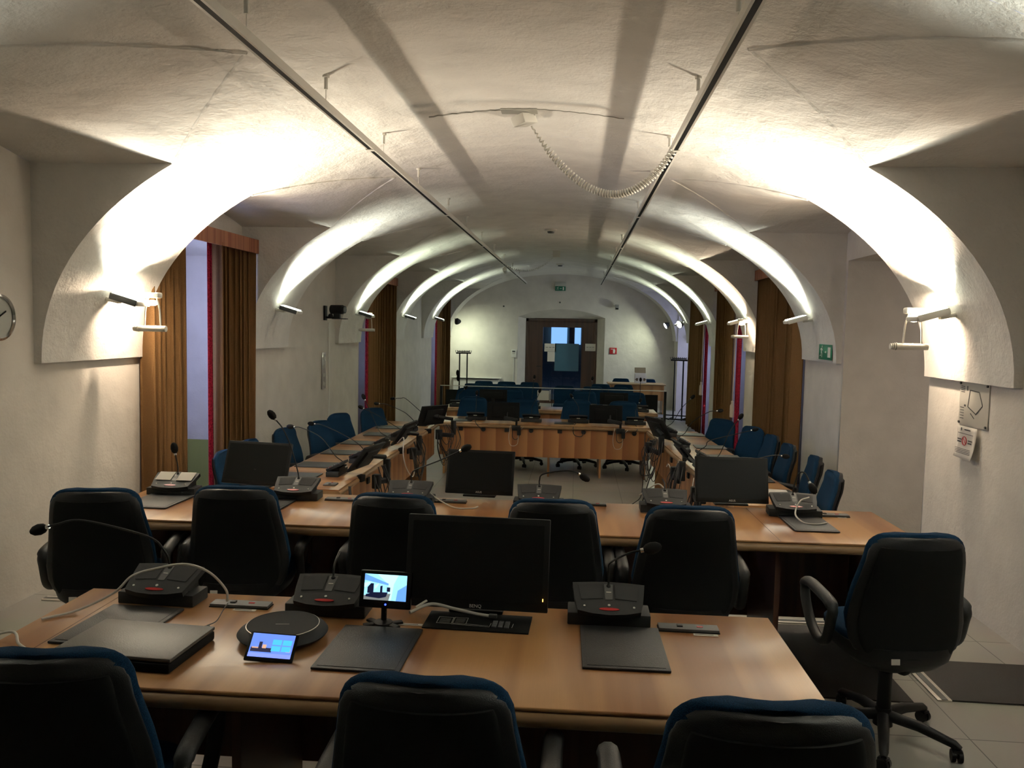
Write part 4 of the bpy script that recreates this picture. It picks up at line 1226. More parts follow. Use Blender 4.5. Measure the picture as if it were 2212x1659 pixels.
def mic(x, y, rz, neck, label, group, z, head=True, short=False):
    if not mic_used[0]:
        c = mic0; mic_used[0] = True
        c.location = (x, y, z); c.rotation_euler = (0, 0, R(rz)); c['label'] = label; c['group'] = group
    else:
        c = mic0.copy(); COL.objects.link(c); c.location = (x, y, z); c.rotation_euler = (0, 0, R(rz)); c['label'] = label; c['group'] = group
        for ch in MIC_PARTS: copy_tree(ch, c)
    base = [(0, 0.045, 0.09), (0, 0.046, 0.12)]
    # neck given in world offsets from the unit; convert to local
    ca, sa = math.cos(-R(rz)), math.sin(-R(rz))
    pts = base + [(dx * ca - dy * sa, dx * sa + dy * ca, dz) for dx, dy, dz in neck]
    sp = spline(pts, 7)
    n = len(sp)
    rad = [0.0085 if i < 7 else 0.0042 for i in range(n)]
    nk = G().tube(sp, rad, 8).build('gooseneck', M['black'], c)
    if head:
        d = (Vector(pts[-1]) - Vector(pts[-2])).normalized()
        q = d.to_track_quat('Z', 'Y').to_matrix().to_4x4()
        p = Vector(pts[-1])
        G().lathe([(0, -0.002), (0.010, 0.0), (0.019, 0.012), (0.0225, 0.03), (0.019, 0.05), (0.010, 0.064), (0, 0.067)], 16, mat=Matrix.Translation(p) @ q).build('windscreen', M['blackm'], nk)
        G().lathe([(0.0, -0.012), (0.0085, -0.012), (0.0085, 0.001), (0, 0.001)], 12, mat=Matrix.Translation(p) @ q).build('ring', M['chrome'], nk)
    return c
ZT = 0.7405
ga = 'microphones on the nearest table'
mic(-1.53, 2.83, -2, [(-0.01, 0.03, 0.18), (-0.08, 0.03, 0.235), (-0.33, 0.03, 0.285), (-0.43, 0.02, 0.27), (-0.475, 0.02, 0.255)], 'microphone console at the left of the nearest table, gooseneck bent far left', ga, ZT)
mic(-0.88, 2.80, 0, [(0.0, 0.06, 0.16), (0.0, 0.12, 0.19)], 'microphone console with short neck behind the round conference hub', ga, ZT, head=False)
mic(0.14, 2.85, 0, [(0.0, 0.05, 0.17), (0.005, 0.05, 0.20), (0.07, 0.06, 0.235), (0.125, 0.06, 0.25)], 'microphone console at the right of the nearest table, above the leather folder', ga, ZT)
gb = 'microphones on the second table'
mic(-2.42, 4.62, 2, [(-0.005, 0.05, 0.16), (-0.02, 0.05, 0.24)], 'microphone console with papers on it at the left end of the second table', gb, ZT)
mic(-1.66, 4.62, 2, [(-0.01, 0.05, 0.16), (-0.05, 0.05, 0.30), (-0.10, 0.05, 0.41), (-0.15, 0.05, 0.47)], 'microphone console with tall neck beside the left monitor', gb, ZT)
mic(-0.97, 4.63, 0, [(0.0, 0.05, 0.16), (0.03, 0.05, 0.19), (0.18, 0.05, 0.255), (0.30, 0.05, 0.315)], 'microphone console left of the middle monitor, neck reaching right', gb, ZT)
mic(-0.20, 4.65, 0, [(0.0, 0.05, 0.15), (0.02, 0.05, 0.185), (0.14, 0.05, 0.21), (0.215, 0.05, 0.205), (0.24, 0.05, 0.19)], 'microphone console right of the middle monitor, neck drooping right', gb, ZT)
mic(0.54, 4.66, 0, [(0.0, 0.07, 0.15), (-0.01, 0.10, 0.17)], 'microphone console left of the right monitor, no windscreen', gb, ZT, head=False)
mic(1.28, 4.68, -4, [(0.01, 0.05, 0.17), (0.03, 0.05, 0.235), (0.06, 0.03, 0.245), (0.085, 0.0, 0.19)], 'microphone console at the right end of the second table, neck bent down', gb, ZT)
gc = 'microphones on the left long table'
for i, (x, y, neck, lab) in enumerate((
        (-2.12, 6.95, [(-0.02, 0, 0.17), (-0.15, 0, 0.33), (-0.33, 0, 0.41), (-0.40, 0, 0.415)], 'first from the camera'),
        (-2.12, 7.66, [(-0.03, 0, 0.19), (-0.20, 0, 0.28), (-0.38, 0, 0.35), (-0.45, 0, 0.355)], 'second from the camera'),
        (-2.12, 8.62, [(-0.03, 0, 0.17), (-0.12, 0, 0.35), (-0.20, 0, 0.52)], 'third, neck standing tall'),
        (-2.10, 9.22, [(-0.04, 0, 0.17), (-0.25, 0, 0.29), (-0.40, 0, 0.355)], 'fourth from the camera'),
        (-2.06, 9.90, [(-0.03, 0, 0.20), (-0.12, 0, 0.26), (-0.32, 0, 0.34), (-0.42, 0, 0.345)], 'fifth from the camera'),
        (-2.04, 10.62, [(-0.03, 0, 0.17), (-0.25, 0, 0.35), (-0.32, 0, 0.355), (-0.40, 0, 0.35)], 'farthest from the camera'))):
    mic(x, y, -90, neck, 'microphone console on the left long table, ' + lab, gc, 0.4405)
gd = 'microphones on the right long table'
for i, (x, y, neck, lab) in enumerate((
        (1.24, 10.35, [(0.02, 0, 0.17), (0.12, 0, 0.35), (0.24, 0, 0.48)], 'farthest from the camera'),
        (1.26, 9.32, [(0.02, 0, 0.17), (0.10, 0, 0.30), (0.28, 0, 0.42), (0.38, 0, 0.435)], 'fourth from the camera'),
        (1.33, 8.28, [(0.02, 0, 0.17), (0.06, 0, 0.23), (0.30, 0, 0.30), (0.48, 0, 0.35)], 'third from the camera'),
        (1.36, 7.72, [(0.03, 0, 0.17), (0.12, 0, 0.40), (0.20, 0, 0.52)], 'second, neck standing tall'),
        (1.40, 7.10, [(0.06, 0, 0.16), (0.20, 0, 0.24), (0.36, 0, 0.28), (0.42, 0, 0.275)], 'nearest the camera'))):
    mic(x, y, 90, neck, 'microphone console on the right long table, ' + lab, gd, 0.4405)
ge = 'microphones on the far cross tables'
for x, y, z, neck, lab in ((-1.43, 11.42, 0.4405, [(0.0, 0.0, 0.22), (0.005, 0.0, 0.36)], 'leftmost on the far cross table'),
                 (-0.62, 11.36, 0.4405, [(0.0, 0, 0.2), (0.02, 0, 0.25), (0.08, 0.0, 0.36), (0.10, 0, 0.42)], 'second on the far cross table'),
                 (0.05, 11.42, 0.4405, [(0.0, 0, 0.2), (-0.02, 0, 0.26), (-0.09, 0, 0.36)], 'third on the far cross table'),
                 (0.86, 11.40, 0.4405, [(0.0, 0, 0.2), (0.02, 0, 0.25), (0.05, 0, 0.32)], 'rightmost on the far cross table'),
                 (-1.95, 13.20, 0.4405, [(0.0, 0, 0.2), (0.10, 0, 0.30)], 'leftmost on the rearmost table'),
                 (-0.72, 13.20, 0.4405, [(0.0, 0, 0.2), (0.01, 0, 0.32), (0.03, 0, 0.50)], 'middle left on the rearmost table'),
                 (0.22, 13.20, 0.4405, [(0.0, 0, 0.2), (0.02, 0, 0.32), (0.05, 0, 0.50)], 'middle right on the rearmost table'),
                 (1.06, 13.20, 0.4405, [(0.0, 0, 0.2), (0.0, 0, 0.32), (0.0, 0, 0.50)], 'rightmost on the rearmost table')):
    mic(x, y, 180, neck, 'microphone console seen from behind, ' + lab, ge, z)

# ------------------------------------------------------------------ desk monitors on the two near tables
def monitor(x, y, z, rz, tilt, w, h, label, group, logo=None, name='computer_monitor', stand=True, bez=0.014):
    t = empty(name, (x, y, z), R(rz), label, 'monitor', group)
    mt = Euler((R(-tilt), 0, 0)).to_matrix().to_4x4()
    def T(g): g.v = [tuple(mt @ Vector(p)) for p in g.v]; return g
    T(G().box((0, 0.0, h / 2), (w, 0.024, h), bev=0.004)).build('casing', M['black'], t)
    T(G().box((0, 0.022, h / 2), (w * 0.7, 0.028, h * 0.7), bev=0.01)).build('rear_cover', M['black'], t)
    T(G().box((0, -0.0122, h / 2 + 0.004), (w - 2 * bez, 0.001, h - 2 * bez - 0.012))).build('display_panel', M['screen'], t)
    if logo:
        p = mt @ Vector((0, -0.0135, 0.0115))
        text_obj('logo', logo, 0.017, M['paper'], t, p, (R(90 - tilt), 0, 0))
    if stand:
        g = G(); g.tube([(0, 0.03, 0.10), (0, 0.06, 0.04), (0, 0.06, -0.012)], 0.014); g.box((0, 0.06, -0.012), (0.2, 0.12, 0.012), bev=0.004)
        g.build('stand', M['black'], t)
    return t
m1 = monitor(-0.345, 2.845, 0.762, -1.5, 10, 0.53, 0.335, 'large black monitor on the nearest table, screen off', 'desk monitors', 'BENQ', bez=0.02)
G().box((0.247, -0.0135, 0.05), (0.003, 0.001, 0.010), (R(-10), 0, 0)).build('power_light', M['amber_led'], m1)
gm = 'desk monitors on the second table'
monitor(-2.00, 4.80, 0.775, -8, 20, 0.44, 0.272, 'black monitor at the left of the second table, screen off', gm)
monitor(-0.575, 4.80, 0.768, -3, 18, 0.42, 0.272, 'black monitor at the middle of the second table, screen off', gm, 'ASUS')
monitor(0.955, 4.83, 0.768, 1, 16, 0.435, 0.275, 'black monitor at the right of the second table, screen off', gm, 'ASUS')

# monitors on swivel arms clamped to the inner table edges, with hanging cables
def loops(t, specs, mat, r=0.0045):
    for pts in specs:
        G().tube(spline(pts, 8), r, 6).build('cable', mat, t)
def arm_monitor(x, y, side, rz, tilt, label, w=0.44, h=0.28, seed=0):
    """local +Y is the side of the viewer seated at the table; arm hangs on the -Y side"""
    t = empty('arm_monitor', (x, y, 0.44), R(rz), label, 'monitor', 'monitors on swivel arms')
    mt = Matrix.Translation((0, 0.02, 0.05)) @ Euler((R(tilt), 0, 0)).to_matrix().to_4x4()
    def T(g): g.v = [tuple(mt @ Vector(p)) for p in g.v]; return g
    T(G().box((0, 0, h / 2), (w, 0.02, h), bev=0.004)).build('casing', M['black'], t)
    T(G().box((0, 0.0105, h / 2), (w - 0.03, 0.001, h - 0.03))).build('display_panel', M['screen'], t)
    T(G().box((0, -0.02, h / 2), (w * 0.62, 0.024, h * 0.66), bev=0.008)).build('rear_cover', M['black'], t)
    g = G()
    g.box((0.0, -0.165, -0.06), (0.07, 0.07, 0.13), bev=0.012)
    g.box((0.12, -0.17, -0.075), (0.26, 0.04, 0.055), (0, R(8), 0), bev=0.012)
    g.box((0.26, -0.15, 0.01), (0.05, 0.06, 0.19), bev=0.012)
    g.cyl((0.26, -0.13, 0.12), (0.05, -0.08, 0.16), 0.022)
    g.cyl((0.05, -0.10, 0.16), (0.0, -0.03, 0.17), 0.03)
    g.build('swivel_arm', M['black'], t)
    G().box((-0.10, -0.06, -0.02), (0.08, 0.05, 0.06), bev=0.006).build('table_clamp', M['black'], t)
    rnd = random.Random(seed)
    for i in range(8):
        x0 = -0.05 + rnd.random() * 0.12; x1 = x0 + 0.12 + rnd.random() * 0.18; dz = -0.14 - rnd.random() * 0.28
        yy = -0.19 - rnd.random() * 0.03
        G().tube(spline([(x0, -0.16, 0.0), (x0 - 0.03, yy, dz * 0.6), ((x0 + x1) / 2, yy, dz - 0.05), (x1 + 0.02, yy, dz * 0.5), (x1 - 0.02, -0.15, 0.06)], 8), 0.0045, 6).build('cable', M['cable_b'], t)
    return t
arm_monitor(-1.93, 7.02, -1, 80, 38, 'monitor on swivel arm at the near end of the left long table', seed=1)
arm_monitor(-1.93, 8.62, -1, 84, 34, 'monitor on swivel arm with white cable, middle of the left long table', seed=2)
arm_monitor(-1.88, 10.28, -1, 50, 22, 'monitor on swivel arm at the far end of the left long table', seed=3)
arm_monitor(1.16, 7.95, 1, -84, 40, 'monitor on swivel arm behind the right monitor of the second table', seed=4)
arm_monitor(1.22, 6.95, 1, -88, 50, 'monitor on swivel arm at the near end of the right long table', seed=6)
arm_monitor(1.05, 9.70, 1, -66, 28, 'monitor on swivel arm at the far end of the right long table', seed=5)
def cable(pts, r, mat, label, group=None):
    return tag(G().tube(spline(pts, 10), r, 8).build('cable', M[mat]), label, 'cable', group)
cable([(-1.90, 8.40, 0.52), (-1.80, 8.25, 0.60), (-1.78, 8.15, 0.45), (-1.76, 8.20, 0.30), (-1.74, 8.45, 0.15), (-1.76, 8.7, 0.22)], 0.0055, 'cable_w', 'white cable looping down beside the middle left swivel monitor')
cable([(1.09, 8.30, 0.455), (1.05, 8.45, 0.30), (1.03, 8.7, 0.34), (1.03, 8.9, 0.28)], 0.005, 'cable_w', 'white cable hanging from the right long table')
cable([(1.14, 7.6, 0.40), (1.09, 7.4, 0.22), (1.10, 7.2, 0.10), (1.12, 7.0, -0.10), (1.14, 6.85, -0.28)], 0.005, 'cable_w', 'white cable falling to the floor by the right long table')
cable([(0.98, 10.6, 0.36), (0.90, 10.4, 0.10), (0.86, 10.2, -0.05), (0.95, 9.9, 0.0), (0.97, 9.6, 0.14), (0.9, 9.4, 0.05), (0.80, 9.2, -0.2), (0.7, 8.9, -0.293), (0.72, 8.3, -0.293)], 0.007, 'cable_b', 'long black cable curling from the right long table to the floor')
cable([(0.95, 10.8, 0.40), (0.93, 10.6, 0.05), (0.90, 10.3, -0.10), (0.84, 9.9, -0.285), (0.66, 9.3, -0.293), (0.62, 8.4, -0.293), (0.75, 7.8, -0.293)], 0.006, 'cable_b', 'black cable dropping at the inner corner of the far right tables')
cable([(-1.86, 6.45, 0.44), (-1.84, 6.42, 0.30), (-1.82, 6.38, 0.05), (-1.80, 6.34, -0.28)], 0.012, 'cable_b', 'thick black cable falling at the near end of the left long table')
# monitors on the far cross tables, seen from behind
def back_monitor(x, y, z, rz, label, group, w=0.46, h=0.26, arm=True):
    t = empty('computer_monitor', (x, y, z), R(rz), label, 'monitor', group)
    G().box((0, 0, h / 2), (w, 0.024, h), (R(-6), 0, 0), bev=0.005).build('casing', M['blackm'], t)
    G().box((0, -0.02, h / 2), (w * 0.66, 0.022, h * 0.6), (R(-6), 0, 0), bev=0.008).build('rear_cover', M['blackm'], t)
    G().box((-0.06, -0.017, 0.03), (0.12, 0.002, 0.012), (R(-6), 0, 0)).build('rear_sticker', M['pgrey'], t)
    if arm:
        g = G(); g.cyl((0.06, -0.03, 0.12), (0.06, -0.09, 0.05), 0.012); g.box((0.12, -0.13, 0.04), (0.20, 0.03, 0.05), (0, R(10), 0), bev=0.01)
        g.build('swivel_arm', M['grey'], t)
        g = G(); g.box((0.20, -0.16, -0.08), (0.12, 0.05, 0.07), bev=0.01); g.box((0.24, -0.17, -0.13), (0.05, 0.04, 0.10), bev=0.01); g.cyl((0.2, -0.14, -0.08), (0.2, -0.14, 0.03), 0.015)
        g.build('arm_clamp', M['black'], t)
        loops(t, [[(0.15, -0.17, -0.10), (0.15, -0.18, -0.20), (0.19, -0.18, -0.24), (0.24, -0.18, -0.20), (0.24, -0.17, -0.1)]], M['cable_b'], 0.0045)
        loops(t, [[(0.12, -0.17, -0.04), (0.10, -0.19, -0.20), (0.13, -0.19, -0.32), (0.22, -0.19, -0.30), (0.24, -0.18, -0.14), (0.30, -0.17, -0.06)]], M['cable_w'], 0.0035)
    else:
        G().box((0, -0.03, -0.02), (0.05, 0.03, 0.14)).box((0, -0.02, -0.105), (0.2, 0.14, 0.012)).build('stand', M['black'], t)
    return t
gf = 'monitors of the cross tables seen from behind'
back_monitor(-1.01, 11.16, 0.47, 0, 'black monitor seen from behind, left on the far cross table', gf)
back_monitor(0.43, 11.16, 0.47, 0, 'black monitor seen from behind, right on the far cross table', gf)
back_monitor(-1.36, 13.12, 0.55, 0, 'black monitor seen from behind, left on the rearmost table', gf, h=0.2, arm=False)
back_monitor(0.63, 13.12, 0.55, 0, 'black monitor seen from behind, right on the rearmost table', gf, h=0.2, arm=False)
cable([(-1.43, 11.33, 0.45), (-1.38, 11.02, 0.44), (-1.33, 11.0, 0.39), (-1.30, 11.015, 0.36)], 0.006, 'cable_b', 'black cable from leftmost far console down to its round grommet', 'console cables on the far cross table')
cable([(0.02, 11.33, 0.45), (-0.02, 11.0, 0.42), (0.0, 10.99, 0.32), (0.09, 10.99, 0.30), (0.13, 11.015, 0.35)], 0.006, 'cable_b', 'black cable looping from third far console to its round grommet', 'console cables on the far cross table')
cable([(0.86, 11.33, 0.45), (0.86, 11.0, 0.42), (0.83, 10.99, 0.38), (0.82, 11.015, 0.36)], 0.006, 'cable_b', 'short black cable at the rightmost far console', 'console cables on the far cross table')

# ------------------------------------------------------------------ leather folders
fo = None
def folder(x, y, z, rz, label, w=0.275, d=0.355, sx=1, sy=1):
    global fo
    if fo is None:
        fo = empty('leather_folder', (x, y, z), R(rz), label, 'desk folder', 'black leather folders')
        G().box((0, 0, 0.005), (w, d, 0.008), bev=0.003).build('folder_board', M['leather'], fo)
        G().box((0, 0, 0.0095), (w - 0.03, d - 0.03, 0.002), bev=0.001).build('top_sheet', M['leather'], fo)
        return fo
    c = copy_tree(fo, None, (x, y, z), R(rz), label)
    c.scale = (sx, sy, 1)
    return c
folder(-1.545, 2.565, ZT, -2, 'worn black leather folder at the left of the nearest table, beside the laptop')
folder(-0.645, 2.485, ZT, -1, 'black leather folder between the conference hub and the button panel')
folder(0.178, 2.60, ZT, 1, 'black leather folder below the right microphone of the nearest table')
folder(-2.40, 4.40, ZT, -1, 'grey looking leather folder at the left end of the second table')
folder(-1.76, 4.41, ZT, -1, 'leather folder mostly hidden behind a chair, left on the second table', sx=0.9)
folder(1.30, 4.47, ZT, 1, 'grey looking leather folder at the right end of the second table', sx=0.86)
for x, y, lab in ((-2.42, 6.80, 'nearest on the left long table'), (-2.44, 7.36, 'second on the left long table'), (-2.44, 8.12, 'third on the left long table'), (-2.44, 8.82, 'fourth on the left long table'), (-2.38, 9.56, 'fifth on the left long table'), (-2.40, 10.25, 'farthest on the left long table'),
                  (1.68, 6.80, 'under white paper on the right long table'), (1.64, 7.42, 'second on the right long table'), (1.60, 8.66, 'third on the right long table'), (1.58, 9.38, 'fourth on the right long table'), (1.50, 10.45, 'farthest on the right long table')):
    folder(x, y, 0.4405, 90, 'black leather folder lying %s' % lab)
for x, lab in ((-1.60, 'left'), (-0.15, 'middle'),):
    folder(x, 11.28, 0.4405, 0, 'dark leather folder on the far cross table, %s' % lab, sx=1, sy=0.7)
tag(G().box((0, 0, 0.0005), (0.21, 0.297, 0.001)).build('paper_sheet', M['paper'], loc=(1.66, 6.82, 0.4522), rot=(0, 0, R(85))), 'white sheet of paper on the nearest folder of the right long table', 'paper')
tag(G().box((0, 0, 0.0005), (0.21, 0.297, 0.001)).build('paper_sheet', M['paper'], loc=(-1.78, 11.30, 0.4408), rot=(0, 0, R(5))), 'white sheet of paper at the left corner of the far cross table', 'paper')
for sx_ in (-1, 1):
    o = G().box((0, 0, 0), (0.095, 0.085, 0.0012)).build('paper_slip', M['paper'], loc=(-2.42 + sx_ * 0.066, 4.637, 0.7405 + 0.1045), rot=(R(24), 0, R(2)))
    tag(o, 'small white paper slip on the %s half of the left second-table console' % ('left' if sx_ < 0 else 'right'), 'paper')

# ------------------------------------------------------------------ connection strips set in the tables
def plate(x, y, rz, label, z=ZT, w=0.21, d=0.055):
    t = empty('connection_strip', (x, y, z), R(rz), label, 'connector strip', 'flat connector strips')
    G().box((0, 0, 0.006), (w, d, 0.012), bev=0.002).build('strip_body', M['grey2'], t)
    G().box((0, 0, 0.001), (w + 0.004, d + 0.004, 0.003)).build('strip_base', M['blackm'], t)
    g = G(); g.box((0.04, 0.0, 0.0125), (0.022, 0.010, 0.002)); g.build('red_jack', M['red'], t)
    g = G(); g.box((-0.03, 0.0, 0.014), (0.020, 0.018, 0.006), bev=0.001); g.build('plug_socket', M['black'], t)
    return t
def sticker(x, y, rz, label, z=ZT, w=0.085, d=0.018):
    t = empty('name_sticker', (x, y, z), R(rz), label, 'sticker', 'small white stickers on tables')
    G().box((0, 0, 0.0006), (w, d, 0.0008)).build('sticker_sheet', M['paper'], t)
    G().box((-0.005, 0.001, 0.0012), (w * 0.75, d * 0.22, 0.0004)).build('print', M['print'], t)
plate(0.42, 2.80, 0, 'grey connector strip right of the right microphone on the nearest table')
sticker(0.475, 2.757, 0, 'white sticker in front of the connector strip, right on the nearest table')
plate(-1.22, 2.815, 0, 'grey connector strip right of the left microphone on the nearest table', w=0.22)
sticker(-1.19, 2.772, 0, 'white sticker in front of the connector strip, left on the nearest table')
sticker(-0.56, 2.715, 0, 'white sticker between the small screen and the button panel')
plate(1.49, 4.70, 1, 'black connector strip at the right end of the second table')
sticker(1.55, 4.665, 1, 'white sticker by the connector strip at the right end of the second table', w=0.05)
plate(-1.37, 4.62, 1, 'black connector strip right of the tall microphone on the second table')
plate(-0.74, 4.68, 1, 'black connector strip under the middle monitor of the second table')
plate(0.11, 4.74, 1, 'black connector strip right of the third console of the second table', w=0.18, d=0.035)
plate(-2.03, 6.48, 90, 'black connector plate with white sticker at the near end of the left long table', z=0.4405, w=0.10, d=0.10)

# button panel
t = empty('button_panel', (-0.325, 2.765, ZT), R(-1.5), 'flat black control panel with line drawing and grey keys under the large monitor', 'control panel')
G().box((0, 0, 0.002), (0.375, 0.165, 0.004), bev=0.001).build('panel_plate', M['blackm'], t)
g = G()
def ln(a, b, w=0.0018):
    L = math.hypot(b[0] - a[0], b[1] - a[1]); g.box(((a[0] + b[0]) / 2, (a[1] + b[1]) / 2, 0.0045), (L + w, w, 0.0008), (0, 0, math.atan2(b[1] - a[1], b[0] - a[0])))
for x0, x1, y0, y1 in ((-0.145, -0.092, -0.035, 0.025), (-0.088, -0.040, -0.030, 0.028)):
    for a, b in (((x0, y0), (x1, y0)), ((x1, y0), (x1, y1)), ((x1, y1), (x0, y1)), ((x0, y1), (x0, y0))): ln(a, b)
    for i in range(4): ln((x0 + 0.008, y0 + 0.012 + i * 0.011), (x1 - 0.008, y0 + 0.012 + i * 0.011), 0.001)
ln((-0.09, -0.038), (0.045, -0.045)); ln((0.045, -0.045), (0.048, -0.01)); ln((-0.04, -0.03), (0.04, -0.036)); ln((0.125, -0.04), (0.127, -0.005))
g.build('line_drawing', M['pgrey'], t)
for i in range(3):
    for j in range(5):
        G().box((0.062 + i * 0.022, -0.045 + j * 0.0125, 0.006), (0.017, 0.010, 0.006), bev=0.0015, seg=1).build('key', M['grey2'], t)
# thin plug cable at the back of the panel
# ------------------------------------------------------------------ laptop
t = empty('laptop', (-1.375, 2.37, ZT), R(-3), 'closed dark laptop with worn lid at the left of the nearest table', 'laptop')
G().box((0, 0, 0.016), (0.39, 0.275, 0.030), bev=0.008).build('base', M['blackm'], t)
G().box((0, 0.002, 0.0395), (0.392, 0.270, 0.012), bev=0.005).build('lid', M['laptop'], t)
G().box((0, 0.128, 0.030), (0.30, 0.018, 0.018), bev=0.007).build('hinge', M['blackm'], t)
g = G()
for sx_ in (-0.15, 0.15):
    for sy_ in (-0.1, 0.1): g.box((sx_, sy_, 0.001), (0.03, 0.02, 0.003))
g.build('rubber_foot', M['blackm'], t)

# ------------------------------------------------------------------ round conference hub with tilted touch screen
t = empty('conference_hub', (-0.955, 2.535, ZT), R(8), 'round dark conference hub with small tilted touch screen on the nearest table', 'conference hub')
G().lathe([(0, 0.004), (0.10, 0.004), (0.142, 0.018), (0.148, 0.026), (0.142, 0.034), (0.118, 0.050), (0.117, 0.050)], 56).build('housing', M['grey'], t)
G().lathe([(0.118, 0.0495), (0.116, 0.0535), (0.114, 0.0535), (0.112, 0.052), (0.0, 0.053)], 56).build('speaker_top', M['grille'], t)
G().lathe([(0.119, 0.0495), (0.1195, 0.0515), (0.117, 0.052)], 56).build('silver_ring', M['alu'], t)
G().box((0, -0.01, 0.0535), (0.045, 0.003, 0.0008)).build('small_print', M['pgrey'], t)
mt = Matrix.Translation((0.0, -0.158, 0.034)) @ Euler((R(42), 0, 0)).to_matrix().to_4x4() @ Euler((0, 0, R(-5))).to_matrix().to_4x4()
def TT(g): g.v = [tuple(mt @ Vector(p)) for p in g.v]; return g
TT(G().box((0, 0, 0), (0.152, 0.094, 0.010), bev=0.003)).build('screen_housing', M['bezel'], t)
TT(G().box((0, 0.03, -0.02), (0.10, 0.03, 0.035))).build('screen_wedge', M['grey'], t)
e1 = emis('touch_screen_sky', (0.16, 0.30, 0.95), 0.9); e2 = emis('touch_screen_tile', (0.08, 0.55, 0.85), 1.0)
e3 = emis('touch_screen_bar', (0.22, 0.30, 1.0), 1.1); e4 = emis('touch_screen_town', (0.03, 0.03, 0.08), 0.6); e5 = emis('touch_screen_lights', (0.9, 0.5, 0.3), 0.8)
sc = G()
sc.box((0, 0.004, 0.0055), (0.134, 0.076, 0.0006), mi=0)
sc.box((0, -0.0295, 0.0062), (0.134, 0.013, 0.0006), mi=2)
sc.box((-0.030, -0.012, 0.0062), (0.066, 0.014, 0.0006), mi=3); sc.box((-0.035, 0.003, 0.0062), (0.010, 0.022, 0.0006), mi=3); sc.box((-0.05, -0.006, 0.0066), (0.02, 0.004, 0.0006), mi=4); sc.box((-0.022, -0.001, 0.0066), (0.012, 0.012, 0.0006), mi=4); sc.box((0.055, -0.010, 0.0066), (0.014, 0.010, 0.0006), mi=4)
for i in range(2):
    for j in range(2): sc.box((0.015 + 0.032 * i, 0.015 - 0.021 * j, 0.0068), (0.028, 0.017, 0.0006), mi=1)
TT(sc).build('touch_screen', [e1, e2, e3, e4, e5], t)

# ------------------------------------------------------------------ small preview screen on a stand
t = empty('preview_screen', (-0.655, 2.70, ZT), R(-3), 'small lit preview screen on a stand showing the room, on the nearest table', 'small screen')
mt = Matrix.Translation((0.01, 0.0, 0.128)) @ Euler((R(78), 0, 0)).to_matrix().to_4x4()
TT(G().box((0, 0, 0), (0.185, 0.128, 0.022), bev=0.005)).build('casing', M['bezel'], t)
f0 = emis('preview_white', (0.55, 0.95, 1.0), 1.15); f1 = emis('preview_blue', (0.16, 0.42, 0.95), 0.95); f2 = emis('preview_dark', (0.01, 0.015, 0.06), 0.5)
f3 = emis('preview_light', (0.35, 0.75, 1.0), 1.1); f4 = emis('preview_floor', (0.28, 0.30, 0.30), 0.7)
sc = G()
def pp(poly, z, mi): sc.prism(poly, z, z + 0.0005, mi=mi)
w, h = 0.152, 0.088
pp([(-w / 2, -h / 2 + 0.008), (w / 2, -h / 2 + 0.008), (w / 2, h / 2 + 0.008), (-w / 2, h / 2 + 0.008)], 0.0112, 3)
pp([(-0.03, 0.052), (0.045, 0.052), (0.03, 0.02), (0.022, -0.036), (0.010, -0.036), (0.012, 0.018)], 0.0117, 0)
pp([(0.045, 0.0), (0.076, 0.02), (0.076, -0.036), (0.040, -0.036)], 0.0117, 1)
pp([(-0.076, 0.052), (-0.076, 0.030), (0.010, 0.016), (0.012, 0.022), (-0.06, 0.046)], 0.0119, 1)
pp([(-0.076, 0.02), (-0.05, 0.026), (-0.07, 0.006), (-0.076, 0.006)], 0.0122, 0)
pp([(-0.064, -0.014), (-0.064, 0.006), (-0.052, 0.020), (-0.042, 0.020), (-0.042, -0.014)], 0.0122, 2)
pp([(-0.038, 0.014), (-0.022, 0.022), (-0.030, 0.008), (-0.038, 0.0)], 0.0122, 0)
pp([(-0.018, -0.012), (-0.018, 0.012), (-0.010, 0.014), (-0.010, -0.012)], 0.0122, 2)
pp([(0.006, -0.006), (0.006, 0.009), (0.018, 0.009), (0.018, -0.006)], 0.0122, 2)
pp([(-0.076, -0.036), (0.014, -0.036), (0.020, -0.012), (-0.076, -0.022)], 0.0120, 4)
pp([(-0.070, -0.026), (-0.02, -0.030), (0.004, -0.024), (0.010, -0.008), (-0.04, -0.010), (-0.068, -0.018)], 0.0124, 2)
TT(sc).build('lit_picture', [f0, f1, f2, f3, f4], t)
TT(G().cyl((0.004, -0.050, 0.010), (0.004, -0.050, 0.0125), 0.0035, n=12)).build('power_light', M['blue_led'], t)
g = G(); g.cyl((0, 0.008, 0.010), (0, 0.012, 0.075), 0.010); g.box((0, 0.010, 0.072), (0.07, 0.02, 0.022), bev=0.004)
g.build('stand_column', M['black'], t)
g = G(); g.lathe([(0, 0), (0.035, 0), (0.033, 0.012), (0.012, 0.016), (0, 0.016)], 24)
for a in (30, 90 + 60, 210, 330):
    c, s = math.cos(R(a)), math.sin(R(a))
    g.box((c * 0.045, s * 0.03, 0.005), (0.055, 0.024, 0.009), (0, 0, R(a)), bev=0.004)
g.build('foot', M['black'], t)

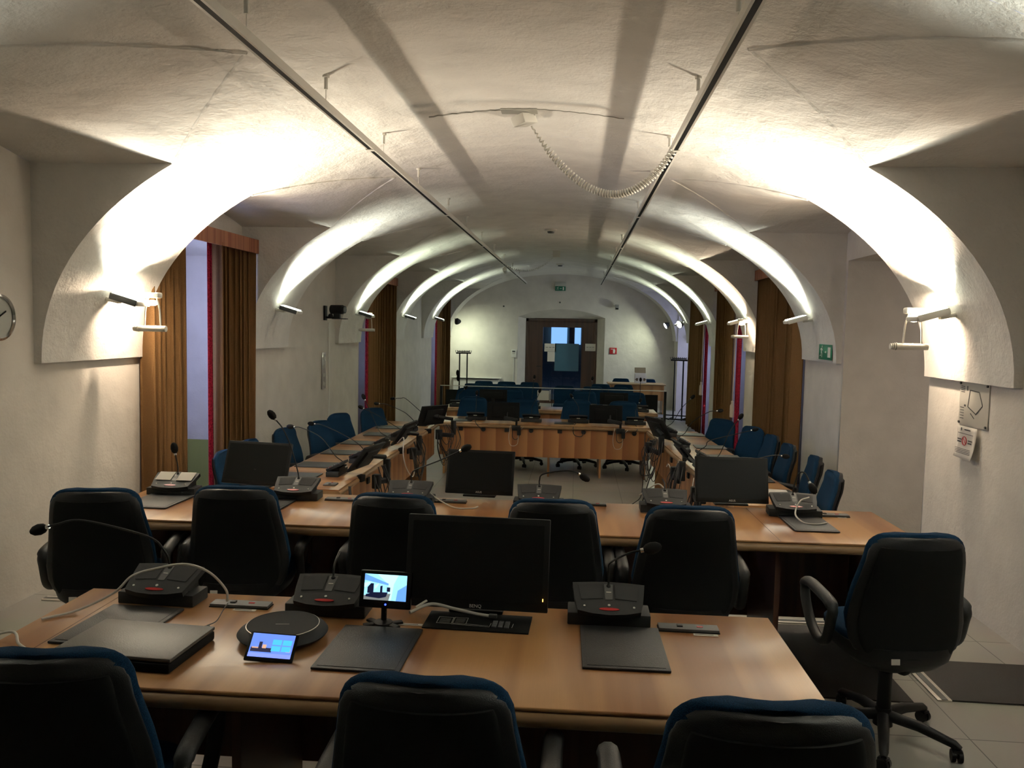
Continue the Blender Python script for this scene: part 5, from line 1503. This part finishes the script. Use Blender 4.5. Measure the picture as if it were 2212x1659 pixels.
# ------------------------------------------------------------------ loose cables on the near tables
cable([(-2.05, 2.30, 0.70), (-1.85, 2.42, 0.76), (-1.76, 2.36, 0.748), (-1.66, 2.30, 0.747), (-1.58, 2.30, 0.747)], 0.0045, 'cable_w', 'white cable from the left edge of the table to the laptop')
cable([(-1.84, 2.58, 0.7455), (-1.76, 2.66, 0.752), (-1.66, 2.72, 0.80), (-1.60, 2.74, 0.86), (-1.52, 2.76, 0.885), (-1.42, 2.78, 0.90), (-1.33, 2.78, 0.875), (-1.27, 2.79, 0.81), (-1.265, 2.795, 0.762)], 0.0045, 'cable_w', 'white cable arching over the left microphone to the connector strip')
cable([(-1.262, 2.79, 0.757), (-1.25, 2.72, 0.752), (-1.235, 2.64, 0.747), (-1.24, 2.585, 0.752)], 0.002, 'cable_b', 'thin dark jack lead hanging from the left connector strip')
t = empty('jack_plug', (-1.235, 2.565, ZT), R(20), 'small black jack plug lying behind the laptop', 'plug')
G().box((0, 0, 0.008), (0.022, 0.03, 0.014), bev=0.005).build('plug_body', M['black'], t)
G().cyl((0, 0.015, 0.008), (0, 0.028, 0.008), 0.003, n=8).build('pin', M['chrome'], t)
cable([(-0.56, 2.70, 0.79), (-0.50, 2.78, 0.795), (-0.42, 2.80, 0.775), (-0.34, 2.795, 0.762), (-0.29, 2.79, 0.758)], 0.006, 'cable_w', 'white monitor cable lying across the foot of the large monitor')
t = empty('cable_plug', (-0.275, 2.79, 0.756), R(-2), 'grey plug at the end of the white monitor cable', 'plug')
G().box((0, 0, 0.002), (0.03, 0.018, 0.014), bev=0.003).build('plug_body', M['grey2'], t)
tag(G().box((0, 0, 0), (0.045, 0.012, 0.003), (0, R(-25), R(30))).build('cable_tag', M['paper'], loc=(-0.53, 2.76, 0.802)), 'white paper tag wrapped on the cable beside the preview screen', 'cable tag')
cable([(-0.86, 4.66, 0.80), (-0.78, 4.60, 0.765), (-0.68, 4.52, 0.7445), (-0.58, 4.52, 0.7445), (-0.55, 4.56, 0.746)], 0.004, 'cable_w', 'white cable lying on the second table before the middle monitor')
cable([(1.34, 4.60, 0.865), (1.28, 4.56, 0.85), (1.24, 4.50, 0.79), (1.27, 4.44, 0.757), (1.34, 4.42, 0.7555), (1.40, 4.46, 0.7555)], 0.0045, 'cable_w', 'white cable curling over the rightmost console of the second table')
cable([(0.40, 4.80, 0.80), (0.50, 4.80, 0.87), (0.55, 4.80, 0.845), (0.64, 4.80, 0.77), (0.66, 4.80, 0.7445)], 0.0045, 'cable_w', 'white cable behind the console left of the right monitor')
